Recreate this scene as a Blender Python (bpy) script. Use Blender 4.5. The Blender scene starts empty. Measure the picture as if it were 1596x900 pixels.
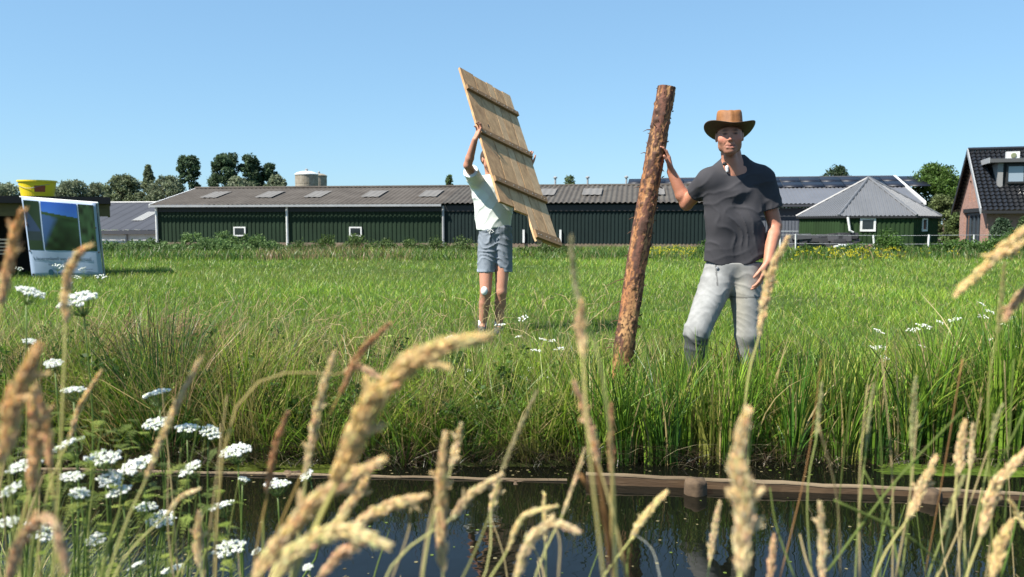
import bpy, math, random
import numpy as np
from mathutils import Vector
PI = math.pi
SC = bpy.context.scene
COL = SC.collection
rng = np.random.default_rng(7)
random.seed(7)

# ---------------------------------------------------------------- camera
FPX = 1300.0
PITCH = math.atan(100.0 / FPX)
CAMZ = 1.06
cam = bpy.data.cameras.new('camera')
cam.sensor_width = 36.0
cam.lens = FPX / 1596.0 * 36.0
cam.clip_start = 0.02
cam.clip_end = 6000
cam.dof.use_dof = True
cam.dof.focus_distance = 5.6
cam.dof.aperture_fstop = 5.4
camo = bpy.data.objects.new('camera', cam)
COL.objects.link(camo)
camo.location = (0, 0, CAMZ)
camo.rotation_euler = (math.radians(90) - PITCH, 0, 0)
SC.camera = camo

# ---------------------------------------------------------------- sky and sun
SUN_AZ = math.radians(-121)      # measured from +Y, negative = to the left; the sun stands left of and behind the camera
SUN_EL = math.radians(52)
sund = Vector((math.sin(SUN_AZ) * math.cos(SUN_EL), math.cos(SUN_AZ) * math.cos(SUN_EL), math.sin(SUN_EL)))
w = bpy.data.worlds.new('World')
SC.world = w
w.use_nodes = True
nt = w.node_tree
bg = nt.nodes['Background']
sky = nt.nodes.new('ShaderNodeTexSky')
sky.sky_type = 'NISHITA'
sky.sun_disc = False
sky.sun_elevation = SUN_EL
sky.sun_rotation = SUN_AZ
sky.altitude = 0
sky.air_density = 1.0
sky.dust_density = 0.2
sky.ozone_density = 4.5
gm = nt.nodes.new('ShaderNodeGamma'); gm.inputs['Gamma'].default_value = 0.5     # the phone compresses the whole sky's range
tn = nt.nodes.new('ShaderNodeMix'); tn.data_type = 'RGBA'; tn.blend_type = 'MULTIPLY'; tn.inputs[0].default_value = 1
tn.inputs[7].default_value = (1.06, 1.52, 1.86, 1)
nt.links.new(sky.outputs['Color'], gm.inputs['Color'])
nt.links.new(gm.outputs[0], tn.inputs[6])
nt.links.new(tn.outputs[2], bg.inputs['Color'])
bg.inputs['Strength'].default_value = 0.098
sun = bpy.data.lights.new('sun', 'SUN')
sun.energy = 5.0
sun.angle = math.radians(0.5)
sun.color = (1.0, 0.94, 0.84)
suno = bpy.data.objects.new('sun', sun)
COL.objects.link(suno)
suno.rotation_euler = sund.to_track_quat('Z', 'Y').to_euler()
SC.view_settings.view_transform = 'Standard'
SC.view_settings.look = 'None'
SC.view_settings.exposure = 1.12
SC.view_settings.gamma = 1.0
SC.cycles.max_bounces = 6
SC.cycles.diffuse_bounces = 3
SC.cycles.transparent_max_bounces = 6

# ---------------------------------------------------------------- helpers
_cp, _sp = math.cos(PITCH), math.sin(PITCH)
def P(px, py, Y):
    """point seen at photo pixel (px, py) whose distance along the ground is Y metres"""
    xr = (px - 798.0) / FPX
    yu = (450.0 - py) / FPX
    d = np.array([xr, _cp + yu * _sp, -_sp + yu * _cp])
    s = Y / d[1]
    return np.array([0, 0, CAMZ]) + d * s

def ground_z(x, y):
    y = np.asarray(y, float)
    return np.interp(y, [-5, 2.15, 2.5, 2.9, 4.05, 4.33, 4.5, 4.75, 5.3, 6.5, 8, 50, 4000],
                     [-.13, -.13, -.3, -.62, -.62, -.27, -.15, -.11, -.09, -.03, 0, -.36, -.36])
WATER_Z = -0.19

def new_mesh(name, V, F):
    """F: int array (n,3) or (n,4), or a list of faces / list of arrays"""
    me = bpy.data.meshes.new(name)
    V = np.asarray(V, dtype=np.float32)
    if isinstance(F, np.ndarray):
        Fs = [F]
    elif len(F) and isinstance(F[0], np.ndarray) and F[0].ndim == 2:
        Fs = [f for f in F if len(f)]
    else:
        bylen = {}
        for f in F:
            bylen.setdefault(len(f), []).append(f)
        Fs = [np.array(v, dtype=np.int32) for v in bylen.values()]
    nl = sum(f.size for f in Fs)
    nf = sum(len(f) for f in Fs)
    me.vertices.add(len(V))
    me.vertices.foreach_set('co', V.ravel())
    me.loops.add(nl)
    me.loops.foreach_set('vertex_index', np.concatenate([f.ravel() for f in Fs]).astype(np.int32))
    me.polygons.add(nf)
    tot = np.concatenate([np.full(len(f), f.shape[1]) for f in Fs]).astype(np.int32)
    st = np.concatenate([[0], np.cumsum(tot)[:-1]]).astype(np.int32)
    me.polygons.foreach_set('loop_start', st)
    me.polygons.foreach_set('loop_total', tot)
    me.update(calc_edges=True)
    return me

def set_col(me, C):
    C = np.asarray(C, dtype=np.float32)
    if C.shape[1] == 3:
        C = np.concatenate([C, np.ones((len(C), 1), np.float32)], 1)
    a = me.color_attributes.new('Col', 'FLOAT_COLOR', 'POINT')
    a.data.foreach_set('color', C.ravel())

def wloc(o):
    v = np.zeros(3)
    while o is not None:
        v += np.array(o.location)
        o = o.parent
    return v

def thing(name, label, cat, loc, group=None):
    o = bpy.data.objects.new(name, None)
    o.empty_display_size = 0.1
    COL.objects.link(o)
    o.location = tuple(float(v) for v in loc)
    o['label'] = label
    o['category'] = cat
    if group: o['group'] = group
    return o

def link(name, me, mat, parent=None, smooth=False):
    if mat is not None and not me.materials:
        me.materials.append(mat)
    me.polygons.foreach_set('use_smooth', np.full(len(me.polygons), bool(smooth)))
    o = bpy.data.objects.new(name, me)
    COL.objects.link(o)
    if parent is not None:
        o.parent = parent
    return o

def part(name, V, F, mat, parent=None, smooth=False, col=None, kind=None, label=None):
    """V in world metres; the object's origin is put at its parent's (or at zero)"""
    V = np.asarray(V, float)
    if parent is not None:
        V = V - wloc(parent)
    me = new_mesh(name, V, F)
    if col is not None: set_col(me, col)
    o = link(name, me, mat, parent, smooth)
    if kind: o['kind'] = kind
    if label: o['label'] = label
    return o

class MB:
    def __init__(s):
        s.V = []; s.F = []; s.C = []; s.n = 0
    def add(s, V, F, c=None):
        V = np.asarray(V, float)
        s.V.append(V)
        for f in F: s.F.append([i + s.n for i in f])
        s.C.append(np.tile(np.array(c if c is not None else (1, 1, 1), float), (len(V), 1)))
        s.n += len(V)
    def hexa(s, b, t, c=None):
        """b, t: four bottom and four top corners in order"""
        s.add(list(b) + list(t), [(3, 2, 1, 0), (4, 5, 6, 7), (0, 1, 5, 4), (1, 2, 6, 5), (2, 3, 7, 6), (3, 0, 4, 7)], c)
    def box(s, o, u, v, w_, c=None):
        """corner o and three edge vectors"""
        o, u, v, w_ = [np.array(a, float) for a in (o, u, v, w_)]
        s.hexa([o, o + u, o + u + v, o + v], [o + w_, o + u + w_, o + u + v + w_, o + v + w_], c)
    def tube(s, pts, rad, n=8, c=None, cap=True):
        pts = np.asarray(pts, float)
        rad = np.broadcast_to(np.asarray(rad, float), (len(pts),))
        T = np.gradient(pts, axis=0)
        T /= np.linalg.norm(T, axis=1)[:, None] + 1e-12
        ref = np.array([0, 0, 1.0]) if abs(T[0][2]) < .9 else np.array([1.0, 0, 0])
        V = []
        a = np.cross(T[0], ref); a /= np.linalg.norm(a)
        for i in range(len(pts)):
            a = a - T[i] * a.dot(T[i]); a /= np.linalg.norm(a)
            b = np.cross(T[i], a)
            for k in range(n):
                q = 2 * PI * k / n
                V.append(pts[i] + rad[i] * (a * math.cos(q) + b * math.sin(q)))
        F = []
        for i in range(len(pts) - 1):
            for k in range(n):
                k2 = (k + 1) % n
                F.append((i * n + k, i * n + k2, (i + 1) * n + k2, (i + 1) * n + k))
        if cap:
            F.append(tuple(range(n))[::-1]); F.append(tuple((len(pts) - 1) * n + k for k in range(n)))
        s.add(V, F, c)
    def lathe(s, c0, prof, n=16, c=None, cap=True):
        V = []
        for r, z in prof:
            for k in range(n):
                q = 2 * PI * k / n
                V.append((c0[0] + r * math.cos(q), c0[1] + r * math.sin(q), c0[2] + z))
        F = []
        for i in range(len(prof) - 1):
            for k in range(n):
                k2 = (k + 1) % n
                F.append((i * n + k, i * n + k2, (i + 1) * n + k2, (i + 1) * n + k))
        if cap:
            F.append(tuple(range(n))[::-1]); F.append(tuple((len(prof) - 1) * n + k for k in range(n)))
        s.add(V, F, c)
    def build(s, name, mat, parent=None, smooth=False, kind=None, label=None):
        return part(name, np.concatenate(s.V), s.F, mat, parent, smooth, np.concatenate(s.C), kind, label)

def box_part(name, o, u, v, w_, mat, parent, **k):
    m = MB(); m.box(o, u, v, w_); return m.build(name, mat, parent, **k)

# value noise -----------------------------------------------------------
_L = np.random.default_rng(3).random((32, 32, 32)).astype(np.float32) * 2 - 1
def noise(Pn, scale=1.0, off=0.0):
    q = np.asarray(Pn, dtype=np.float32) * scale + off
    i = np.floor(q).astype(np.int32); f = q - i
    f = f * f * (3 - 2 * f)
    i0 = i & 31; i1 = (i + 1) & 31
    def g(a, b, c): return _L[a, b, c]
    x0, y0, z0 = i0[..., 0], i0[..., 1], i0[..., 2]
    x1, y1, z1 = i1[..., 0], i1[..., 1], i1[..., 2]
    fx, fy, fz = f[..., 0], f[..., 1], f[..., 2]
    a = g(x0, y0, z0) * (1 - fx) + g(x1, y0, z0) * fx
    b = g(x0, y1, z0) * (1 - fx) + g(x1, y1, z0) * fx
    c = g(x0, y0, z1) * (1 - fx) + g(x1, y0, z1) * fx
    d = g(x0, y1, z1) * (1 - fx) + g(x1, y1, z1) * fx
    a = a * (1 - fy) + b * fy; c = c * (1 - fy) + d * fy
    return a * (1 - fz) + c * fz
def noise2(x, y, scale=1.0, off=0.0):
    return noise(np.stack([x, y, np.zeros_like(x) + 3.7], -1), scale, off)

# ---------------------------------------------------------------- materials
def mat(name, col=(.5, .5, .5), rough=.7, var=0.0, vscale=5.0, bump=0.0, bscale=40.0, attr=False, metal=0.0,
        spec=.5, col2=None, trans=0.0, stretch=(1, 1, 1), emit=None, coat=0.0):
    m = bpy.data.materials.new(name)
    m.use_nodes = True
    n = m.node_tree; L = n.links
    b = n.nodes['Principled BSDF']
    b.inputs['Roughness'].default_value = rough
    b.inputs['Metallic'].default_value = metal
    b.inputs['Specular IOR Level'].default_value = spec
    if coat: b.inputs['Coat Weight'].default_value = coat
    tc = n.nodes.new('ShaderNodeTexCoord')
    mp = n.nodes.new('ShaderNodeMapping'); mp.inputs['Scale'].default_value = stretch
    L.new(tc.outputs['Object'], mp.inputs['Vector'])
    if attr:
        a = n.nodes.new('ShaderNodeAttribute'); a.attribute_name = 'Col'
        src = a.outputs['Color']
    else:
        r = n.nodes.new('ShaderNodeRGB'); r.outputs[0].default_value = (*col, 1)
        src = r.outputs[0]
    if var or col2 is not None:
        t = n.nodes.new('ShaderNodeTexNoise'); t.inputs['Scale'].default_value = vscale
        t.inputs['Detail'].default_value = 6; t.inputs['Roughness'].default_value = .65
        L.new(mp.outputs[0], t.inputs['Vector'])
        rp = n.nodes.new('ShaderNodeMapRange')
        rp.inputs['From Min'].default_value = .32; rp.inputs['From Max'].default_value = .68
        L.new(t.outputs['Fac'], rp.inputs['Value'])
        mx = n.nodes.new('ShaderNodeMix'); mx.data_type = 'RGBA'
        L.new(rp.outputs[0], mx.inputs[0])
        if col2 is not None:
            L.new(src, mx.inputs[6]); mx.inputs[7].default_value = (*col2, 1)
        else:
            mx.blend_type = 'MULTIPLY'
            rp.inputs['To Max'].default_value = 1
            L.new(src, mx.inputs[6]); mx.inputs[7].default_value = (1 - var, 1 - var, 1 - var, 1)
        src = mx.outputs[2]
    L.new(src, b.inputs['Base Color'])
    if bump:
        t2 = n.nodes.new('ShaderNodeTexNoise'); t2.inputs['Scale'].default_value = bscale
        t2.inputs['Detail'].default_value = 5
        L.new(mp.outputs[0], t2.inputs['Vector'])
        bp = n.nodes.new('ShaderNodeBump'); bp.inputs['Strength'].default_value = 1.0
        bp.inputs['Distance'].default_value = bump
        L.new(t2.outputs['Fac'], bp.inputs['Height']); L.new(bp.outputs[0], b.inputs['Normal'])
    if trans:
        tr = n.nodes.new('ShaderNodeBsdfTranslucent'); L.new(src, tr.inputs['Color'])
        ms = n.nodes.new('ShaderNodeMixShader'); ms.inputs[0].default_value = trans
        L.new(b.outputs[0], ms.inputs[1]); L.new(tr.outputs[0], ms.inputs[2])
        L.new(ms.outputs[0], n.nodes['Material Output'].inputs['Surface'])
    return m

M_grass = mat('grass_blade', attr=True, rough=.42, spec=.45, trans=.38)
M_leaf = mat('tree_leaf', attr=True, rough=.6, spec=.3, trans=.38)
M_plume = mat('seed_plume', attr=True, rough=.8, spec=.15, trans=.45)
M_petal = mat('white_petal', attr=True, rough=.7, spec=.2, trans=.25)
M_attr = mat('painted_by_attribute', attr=True, rough=.75, spec=.3, var=.12, vscale=3)
M_bark = mat('tree_bark', (.09, .07, .05), rough=.95, var=.4, vscale=8, bump=.01)

# ---------------------------------------------------------------- ground, water
def build_ground():
    ys = np.concatenate([np.linspace(-30, 1, 12), np.linspace(1.2, 9, 60), np.geomspace(9.5, 3500, 60)])
    xs = np.concatenate([-np.geomspace(2500, 8, 24), np.linspace(-7.5, 7.5, 76), np.geomspace(8, 2500, 24)])
    X, Y = np.meshgrid(xs, ys)
    Z = ground_z(X, Y)
    near = (Y < 60)
    Z = Z + near * .02 * noise2(X, Y, 1.1) * (np.abs(Y - 3.5) > .8)
    n = len(xs); m = len(ys)
    V = np.stack([X.ravel(), Y.ravel(), Z.ravel()], 1)
    i = np.arange(m - 1)[:, None] * n + np.arange(n - 1)[None]
    F = np.stack([i, i + 1, i + n + 1, i + n], -1).reshape(-1, 4)
    y = Y.ravel(); x = X.ravel()
    g = np.array([.060, .100, .020]); soil = np.array([.030, .024, .015])
    t = np.clip((y - 5.2) / 3, 0, 1)[:, None]
    C = soil * (1 - t) + g * t
    yard = ((y > 45.5) & (y < 80))[:, None]
    C = np.where(yard, np.array([.16, .135, .10]), C)
    o = part('ground', V, F, mat('ground', attr=True, rough=.95, spec=.1, var=.5, vscale=3, bump=.02, bscale=20), None, True, C)
    o['kind'] = 'structure'
build_ground()

def build_water():
    m = mat('ditch_water', (.004, .0045, .003), rough=.015, spec=.5)
    n = m.node_tree; L = n.links; b = n.nodes['Principled BSDF']
    b.inputs['IOR'].default_value = 1.33
    tc = n.nodes['Texture Coordinate']
    t = n.nodes.new('ShaderNodeTexNoise'); t.inputs['Scale'].default_value = 5; t.inputs['Detail'].default_value = 3
    L.new(tc.outputs['Object'], t.inputs['Vector'])
    bp = n.nodes.new('ShaderNodeBump'); bp.inputs['Strength'].default_value = .25; bp.inputs['Distance'].default_value = .01
    L.new(t.outputs['Fac'], bp.inputs['Height']); L.new(bp.outputs[0], b.inputs['Normal'])
    V = [(-60, 2.2, WATER_Z), (60, 2.2, WATER_Z), (60, 4.6, WATER_Z), (-60, 4.6, WATER_Z)]
    o = part('water', V, [(0, 1, 2, 3)], m)
    o['kind'] = 'structure'
build_water()

# ---------------------------------------------------------------- blades of grass
def blades(name, B, H, W, lean, ldir, C, segs=3, mat_=None, kind='stuff', parent=None, droop=1.6, tipw=.12, face=None, C2=None):
    """B (n,3) bases; lean = horizontal reach / height; curve bends with power droop"""
    n = len(B)
    t = np.linspace(0, 1, segs + 1)
    wd = np.random.default_rng(n).random(n) * PI if face is None else face
    wx, wy = np.cos(wd), np.sin(wd)
    reach = lean * H
    V = np.empty((n, segs + 1, 2, 3), np.float32)
    for k, tt in enumerate(t):
        r = reach * tt ** droop
        z = H * (tt - .35 * np.minimum(lean, 1.4) * tt ** 3 * .6)
        cx = B[:, 0] + np.cos(ldir) * r; cy = B[:, 1] + np.sin(ldir) * r; cz = B[:, 2] + z
        ww = W * .5 * (1 - (1 - tipw) * tt ** 1.7)
        V[:, k, 0] = np.stack([cx - wx * ww, cy - wy * ww, cz], 1)
        V[:, k, 1] = np.stack([cx + wx * ww, cy + wy * ww, cz], 1)
    base = np.arange(n)[:, None] * (segs + 1) * 2
    F = []
    for k in range(segs):
        q = base + np.array([[2 * k, 2 * k + 1, 2 * k + 3, 2 * k + 2]])
        F.append(q)
    F = np.concatenate(F).astype(np.int32)
    CC = np.repeat(C[:, None, :], (segs + 1), 1)
    if C2 is not None:
        for k, tt in enumerate(t): CC[:, k] = C * (1 - tt) + C2 * tt
    CC = np.repeat(CC[:, :, None, :], 2, 2).reshape(-1, 3)
    return part(name, V.reshape(-1, 3), F, mat_ or M_grass, parent, False, CC, kind)

def mixcol(n, cols, wts, jit=.25, r=rng):
    cols = np.array(cols, float)
    i = r.choice(len(cols), n, p=np.array(wts) / sum(wts))
    c = cols[i] * (1 + jit * (r.random((n, 1)) * 2 - 1))
    return c

GREEN = (.120, .215, .018); LIME = (.21, .285, .025); DARK = (.035, .07, .014); OLIVE = (.19, .20, .04)
STRAW = (.42, .33, .15); RUST = (.24, .12, .06); BLUEG = (.075, .155, .028)

def field():
    r = rng
    n = 210000
    y = 5.4 * np.exp(r.random(n) * math.log(46 / 5.4))
    x = (r.random(n) * 2 - 1) * .68 * y
    keep = ~((y > 5.4) & (np.abs(x) > 60))
    x, y = x[keep], y[keep]; n = len(x)
    patch = noise2(x, y, .35) + .5 * noise2(x, y, 1.3, 5)
    h = (.10 + .07 * r.random(n)) * (1 + .35 * patch) * np.interp(y, [5.4, 7, 12, 40], [1.5, .75, .7, 1.1])
    h *= np.where(y > 31, 1.7, 1)
    wdt = .0045 * np.maximum(1, y / 7.0)
    c = mixcol(n, [GREEN, LIME, BLUEG, OLIVE, STRAW], [5, 3.0, 1.8, 1.2, .5], .4)
    c *= (1.22 + .36 * patch)[:, None]
    # dry, yellowish patches
    dry = (noise2(x, y, .22, 9) > .25) & (r.random(n) < .45)
    c[dry] = c[dry] * .5 + np.array([.20, .19, .05]) * .5
    B = np.stack([x, y, ground_z(x, y) - .01], 1)
    ln = .3 + .6 * r.random(n); ld = r.random(n) * 6.28
    for k, sg in ((y < 14, 2), (y >= 14, 1)):
        blades('meadow_grass', B[k], h[k], wdt[k], ln[k], ld[k], c[k], sg)
field()

def interpx(px_nodes, vals):
    """profile over the photo's columns at about 4.8 m"""
    return lambda x, y: np.interp(x / y * FPX + 798, px_nodes, vals)

def clumps(name, rows, r):
    """rows of (x, y, z, spread, n, height, width, lean, colour): ragged tufts, each leaning its own way"""
    Bs, Hs, Ws, Ls, Ds, Cs = [], [], [], [], [], []
    for (x, y, z, sp, n, h, wd, ln, col) in rows:
        a = r.random(n) * 6.28; q = sp * np.sqrt(r.random(n))
        xx = x + np.cos(a) * q; yy = y + np.sin(a) * q * .7
        wa = r.random() * 6.28; wl = r.random() * .35
        Bs.append(np.stack([xx, yy, np.minimum(ground_z(xx, yy), 1) - .03 if z is None else np.full(n, z)], 1))
        Hs.append(h * (.35 + .75 * r.random(n) ** .8)); Ws.append(wd * (.6 + .8 * r.random(n)))
        Ls.append(ln * (.2 + 1.1 * r.random(n))); dx = np.cos(a) + wl * 3 * math.cos(wa); dy = np.sin(a) + wl * 3 * math.sin(wa)
        Ds.append(np.arctan2(dy, dx) + (r.random(n) - .5) * .8)
        c = np.array(col)[None] * (.55 + .9 * r.random((n, 1))); st = r.random(n) < .10; c[st] = np.array(STRAW) * (.6 + .6 * r.random((st.sum(), 1)))
        Cs.append(c)
    return np.concatenate(Bs), np.concatenate(Hs), np.concatenate(Ws), np.concatenate(Ls), np.concatenate(Ds), np.concatenate(Cs)

def far_bank():
    r = rng
    hfun = interpx([-200, 0, 150, 300, 450, 600, 800, 900, 1000, 1150, 1300, 1450, 1560, 1800],
                   [.64, .64, .68, .64, .56, .48, .46, .50, .50, .46, .42, .46, .62, .66])
    # a thin general cover
    n = 24000
    y = 4.4 + 2.4 * r.random(n) ** 1.3
    x = (r.random(n) * 2 - 1) * .72 * y
    px = x / y * FPX + 798
    h = hfun(x, y) * (.3 + .5 * r.random(n)) * np.interp(y, [4.4, 4.7, 5.3, 6.8], [.7, .85, .7, .32])
    pt = noise2(x, y, 1.6) + .6 * noise2(x, y, 4.0, 3)
    h *= 1 + .4 * pt
    c = mixcol(n, [GREEN, LIME, OLIVE, DARK, STRAW, RUST], [5, 4.2, 1.8, 1.8, 1.1, .3], .45)
    c *= (1 + .45 * pt)[:, None]
    left = (px < 660) & (r.random(n) < .15)
    c[left] = c[left] * .3 + np.array([.26, .20, .08]) * .7
    B = np.stack([x, y, ground_z(x, y) - .03], 1)
    blades('far_bank_grass', B, h, .0036 + .0042 * r.random(n), .3 + .8 * r.random(n), r.random(n) * 6.28, c, 4)
    # fine arching tufts
    rows = []
    for i in range(760):
        y0 = 4.40 + 2.1 * r.random() ** 1.25; px0 = -120 + 1840 * r.random(); x0 = (px0 - 798) / FPX * y0
        if px0 > 930 and y0 < 4.7: continue
        h0 = float(hfun(x0, y0)) * np.interp(y0, [4.4, 4.7, 5.3, 6.5], [.95, 1.0, .9, .5]) * (.75 + .5 * r.random())
        k = r.random()
        col = GREEN if k < .36 else LIME if k < .62 else DARK if k < .74 else OLIVE if k < .88 else (.30, .24, .10)
        if px0 < 640 and r.random() < .20: col = [(.27, .21, .09), (.22, .19, .06), (.30, .20, .11)][r.integers(3)]
        col = np.array(col) * (.75 + .9 * r.random())
        rows.append((x0, y0, None, .05 + .08 * r.random(), int(34 + 50 * r.random()), h0, .0066, .35 + .75 * r.random(), col))
    B, H, W, L_, D_, C = clumps('x', rows, r)
    blades('bank_tufts', B, H, W, L_, D_, C, 3)
    # sword-leaved reed along the right half, in separate stools with dark gaps between
    rows = []
    for i in range(300):
        px0 = 890 + 900 * r.random() ** .9; y0 = 4.28 + .62 * r.random() ** 1.2; x0 = (px0 - 798) / FPX * y0
        h0 = np.interp(px0, [880, 1000, 1150, 1300, 1450, 1550, 1700], [.50, .60, .58, .62, .72, .84, .9]) * (.6 + .5 * r.random())
        col = np.array([(.13, .24, .02), (.20, .32, .035), (.055, .13, .018), (.26, .27, .06), (.10, .19, .02)][r.integers(5)]) * (.75 + .6 * r.random())
        rows.append((x0, y0, -.24, .03 + .05 * r.random(), int(14 + 26 * r.random()), h0 + .06, .0115, .10 + .45 * r.random(), col))
    B, H, W, L_, D_, C = clumps('x', rows, r)
    blades('bank_reeds', B, H, W, L_, D_, C, 6, droop=2.4)
    # broader sedge stools to the left and middle
    rows = []
    for i in range(150):
        px0 = -100 + 1030 * r.random(); y0 = 4.30 + .5 * r.random(); x0 = (px0 - 798) / FPX * y0
        h0 = np.interp(px0, [0, 300, 500, 900], [.60, .58, .46, .42]) * (.5 + .6 * r.random())
        col = np.array([(.10, .19, .02), (.16, .25, .03), (.04, .09, .015), (.20, .20, .05)][r.integers(4)]) * (.7 + .7 * r.random())
        rows.append((x0, y0, -.24, .04 + .06 * r.random(), int(20 + 40 * r.random()), h0 + .05, .0095, .3 + .7 * r.random(), col))
    B, H, W, L_, D_, C = clumps('x', rows, r)
    blades('bank_sedge', B, H, W, L_, D_, C, 5)
    # dead tangle and bent straws at the waterline
    n = 4200
    px = -100 + 1800 * r.random(n); y = 4.2 + .3 * r.random(n); x = (px - 798) / FPX * y
    c = mixcol(n, [(.10, .075, .04), (.38, .33, .20), (.035, .04, .015), (.05, .03, .02)], [2, .6, 4, 3], .3)
    B = np.stack([x, y, np.full(n, -.2)], 1)
    blades('waterline_straw', B, .06 + .18 * r.random(n), .003 + .002 * r.random(n), 1.0 + 1.6 * r.random(n), r.random(n) * 6.28, c, 4)
far_bank()

def seed_stalks(name, px0, px1, y0, y1, n, hmin, hmax, col, headlen=.14, hw=.006, droop=.5, wfun=None, seed=1):
    """fine meadow grass stalks with narrow nodding heads made of small spikelets"""
    r = np.random.default_rng(seed)
    px = px0 + (px1 - px0) * r.random(n); y = y0 + (y1 - y0) * r.random(n); x = (px - 798) / FPX * y
    Vs, Fs, Cs, k = [], [], [], 0
    octf = np.array([(0, 1, 4), (1, 2, 4), (2, 3, 4), (3, 0, 4), (1, 0, 5), (2, 1, 5), (3, 2, 5), (0, 3, 5)])
    for i in range(n):
        h = hmin + (hmax - hmin) * r.random()
        a = r.random() * 6.28; ld = .1 + droop * r.random()
        m = 9
        t = np.linspace(0, 1, m)
        rr = h * ld * t ** 2.2
        zz = h * (t - .18 * ld * t ** 3)
        if r.random() < .6:
            e = np.clip((t - .8) / .2, 0, 1); rr = rr + e * headlen * .5; zz = zz - e ** 2 * headlen * (.2 + .5 * r.random())
        p = np.stack([x[i] + np.cos(a) * rr, y[i] + np.sin(a) * rr, float(ground_z(x[i], y[i])) + zz], 1)
        wv = np.array([1, .2, 0]) * .0009 * max(1, y[i] / 4.5)
        V = np.concatenate([p - wv, p + wv]); F = [(j, j + 1, m + j + 1, m + j) for j in range(m - 1)]
        Vs.append(V); Fs.append(np.array(F) + k); k += len(V)
        c = np.array(col) * (.75 + .5 * r.random())
        Cs.append(np.tile(c * .7, (len(V), 1)))
        # head: overlapping spikelets on the last 25%
        ns = 16
        tt = np.linspace(.76, 1.0, ns)
        q = np.stack([np.interp(tt, t, p[:, j]) for j in range(3)], 1)
        env = np.sin(np.linspace(.25, PI * .93, ns)) ** .6
        T = np.gradient(q, axis=0); T /= np.linalg.norm(T, axis=1)[:, None]
        for j in range(ns):
            rad = hw * env[j] * (.7 + .6 * r.random()) * max(1, y[i] / 6.5) * .6
            L = headlen / ns * 1.3
            ctr = q[j] + (r.random(3) - .5) * hw * .8
            d = T[j] * L
            s1 = np.cross(T[j], [0, 1, .1]); s1 /= np.linalg.norm(s1); s2 = np.cross(T[j], s1)
            V = np.array([ctr + s1 * rad, ctr + s2 * rad, ctr - s1 * rad, ctr - s2 * rad, ctr + d, ctr - d])
            Vs.append(V); Cs.append(np.tile(c * (.85 + .4 * r.random()), (6, 1)))
            F8 = octf + k; k += 6
            Fs.append(F8)
    V = np.concatenate(Vs); C = np.concatenate(Cs)
    F4 = np.concatenate([f for f in Fs if f.shape[1] == 4]); F3 = np.concatenate([f for f in Fs if f.shape[1] == 3])
    return part(name, V, [F4, F3], M_plume, None, False, C, 'stuff')
PALE = (.52, .44, .24)
DUN = (.46, .38, .19)
seed_stalks('nodding_meadow_grass', -40, 640, 4.9, 6.6, 340, .38, .64, DUN, headlen=.085, hw=.0036, seed=2)
seed_stalks('nodding_meadow_grass', -40, 960, 4.9, 7.4, 170, .40, .62, PALE, headlen=.11, hw=.0048, seed=12)
seed_stalks('nodding_meadow_grass', 150, 330, 4.9, 5.8, 110, .50, .66, (.42, .29, .17), headlen=.10, hw=.005, seed=3)
seed_stalks('nodding_meadow_grass', 560, 960, 4.9, 7.0, 130, .32, .58, DUN, headlen=.08, hw=.0035, seed=4)
seed_stalks('nodding_meadow_grass', 940, 1640, 4.8, 6.4, 150, .25, .45, (.32, .30, .13), headlen=.08, hw=.0035, seed=5)
seed_stalks('nodding_meadow_grass', 200, 1500, 7.0, 12.0, 160, .22, .36, (.36, .34, .17), headlen=.08, hw=.004, seed=6)
seed_stalks('rusty_dry_grass', 1130, 1180, 4.75, 5.1, 40, .4, .55, (.30, .16, .07), headlen=.10, hw=.004, seed=7)
seed_stalks('rusty_dry_grass', 210, 300, 4.7, 5.3, 110, .40, .62, (.28, .17, .08), headlen=.09, hw=.004, seed=8)
seed_stalks('rusty_dry_grass', 330, 640, 4.8, 5.8, 90, .36, .56, (.27, .19, .08), headlen=.08, hw=.0035, seed=9)

def tuft(name, px, y, n, h, wd, cols, wts, spread, lean=.5, segs=6, kind='stuff', base=None, r=rng, parent=None, xr=None):
    x0 = (px - 798) / FPX * y
    a = r.random(n) * 6.28; rad = spread * np.sqrt(r.random(n))
    x = x0 + np.cos(a) * rad; yy = y + np.sin(a) * rad
    z = ground_z(x, yy) - .02 if base is None else np.full(n, base)
    B = np.stack([x, yy, z], 1)
    return blades(name, B, h * (.55 + .5 * r.random(n)), wd * (.7 + .6 * r.random(n)), lean * r.random(n), a + (r.random(n) - .5),
                  mixcol(n, cols, wts, .3), segs, parent=parent, kind=kind)
# dark rush clump left, and others
t = thing('rush_clump', 'tall dark green rush clump fanning out on the far bank below the brown seed grasses', 'rush', (-2.0, 4.62, -.12))
tuft('rush_blades', 240, 4.6, 260, .86, .006, [(.03, .08, .02), (.05, .11, .03), (.02, .05, .015)], [3, 2, 2], .13, .5, parent=t, kind=None)
t = thing('rush_clump', 'dark rush clump with blackish spikes in the grass right of the man in the hat', 'rush', (1.83, 5.2, -.12))
tuft('rush_blades', 1270, 5.2, 160, .58, .005, [(.03, .06, .02), (.05, .09, .03), (.05, .04, .03)], [3, 2, 2], .14, .45, parent=t, kind=None)
t = thing('rush_clump', 'dark rush clump at the left edge of the far bank', 'rush', (-2.9, 4.8, -.12))
tuft('rush_blades', 20, 4.8, 160, .6, .006, [(.03, .07, .02), (.06, .12, .03)], [3, 2], .16, .5, parent=t, kind=None)

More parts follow.
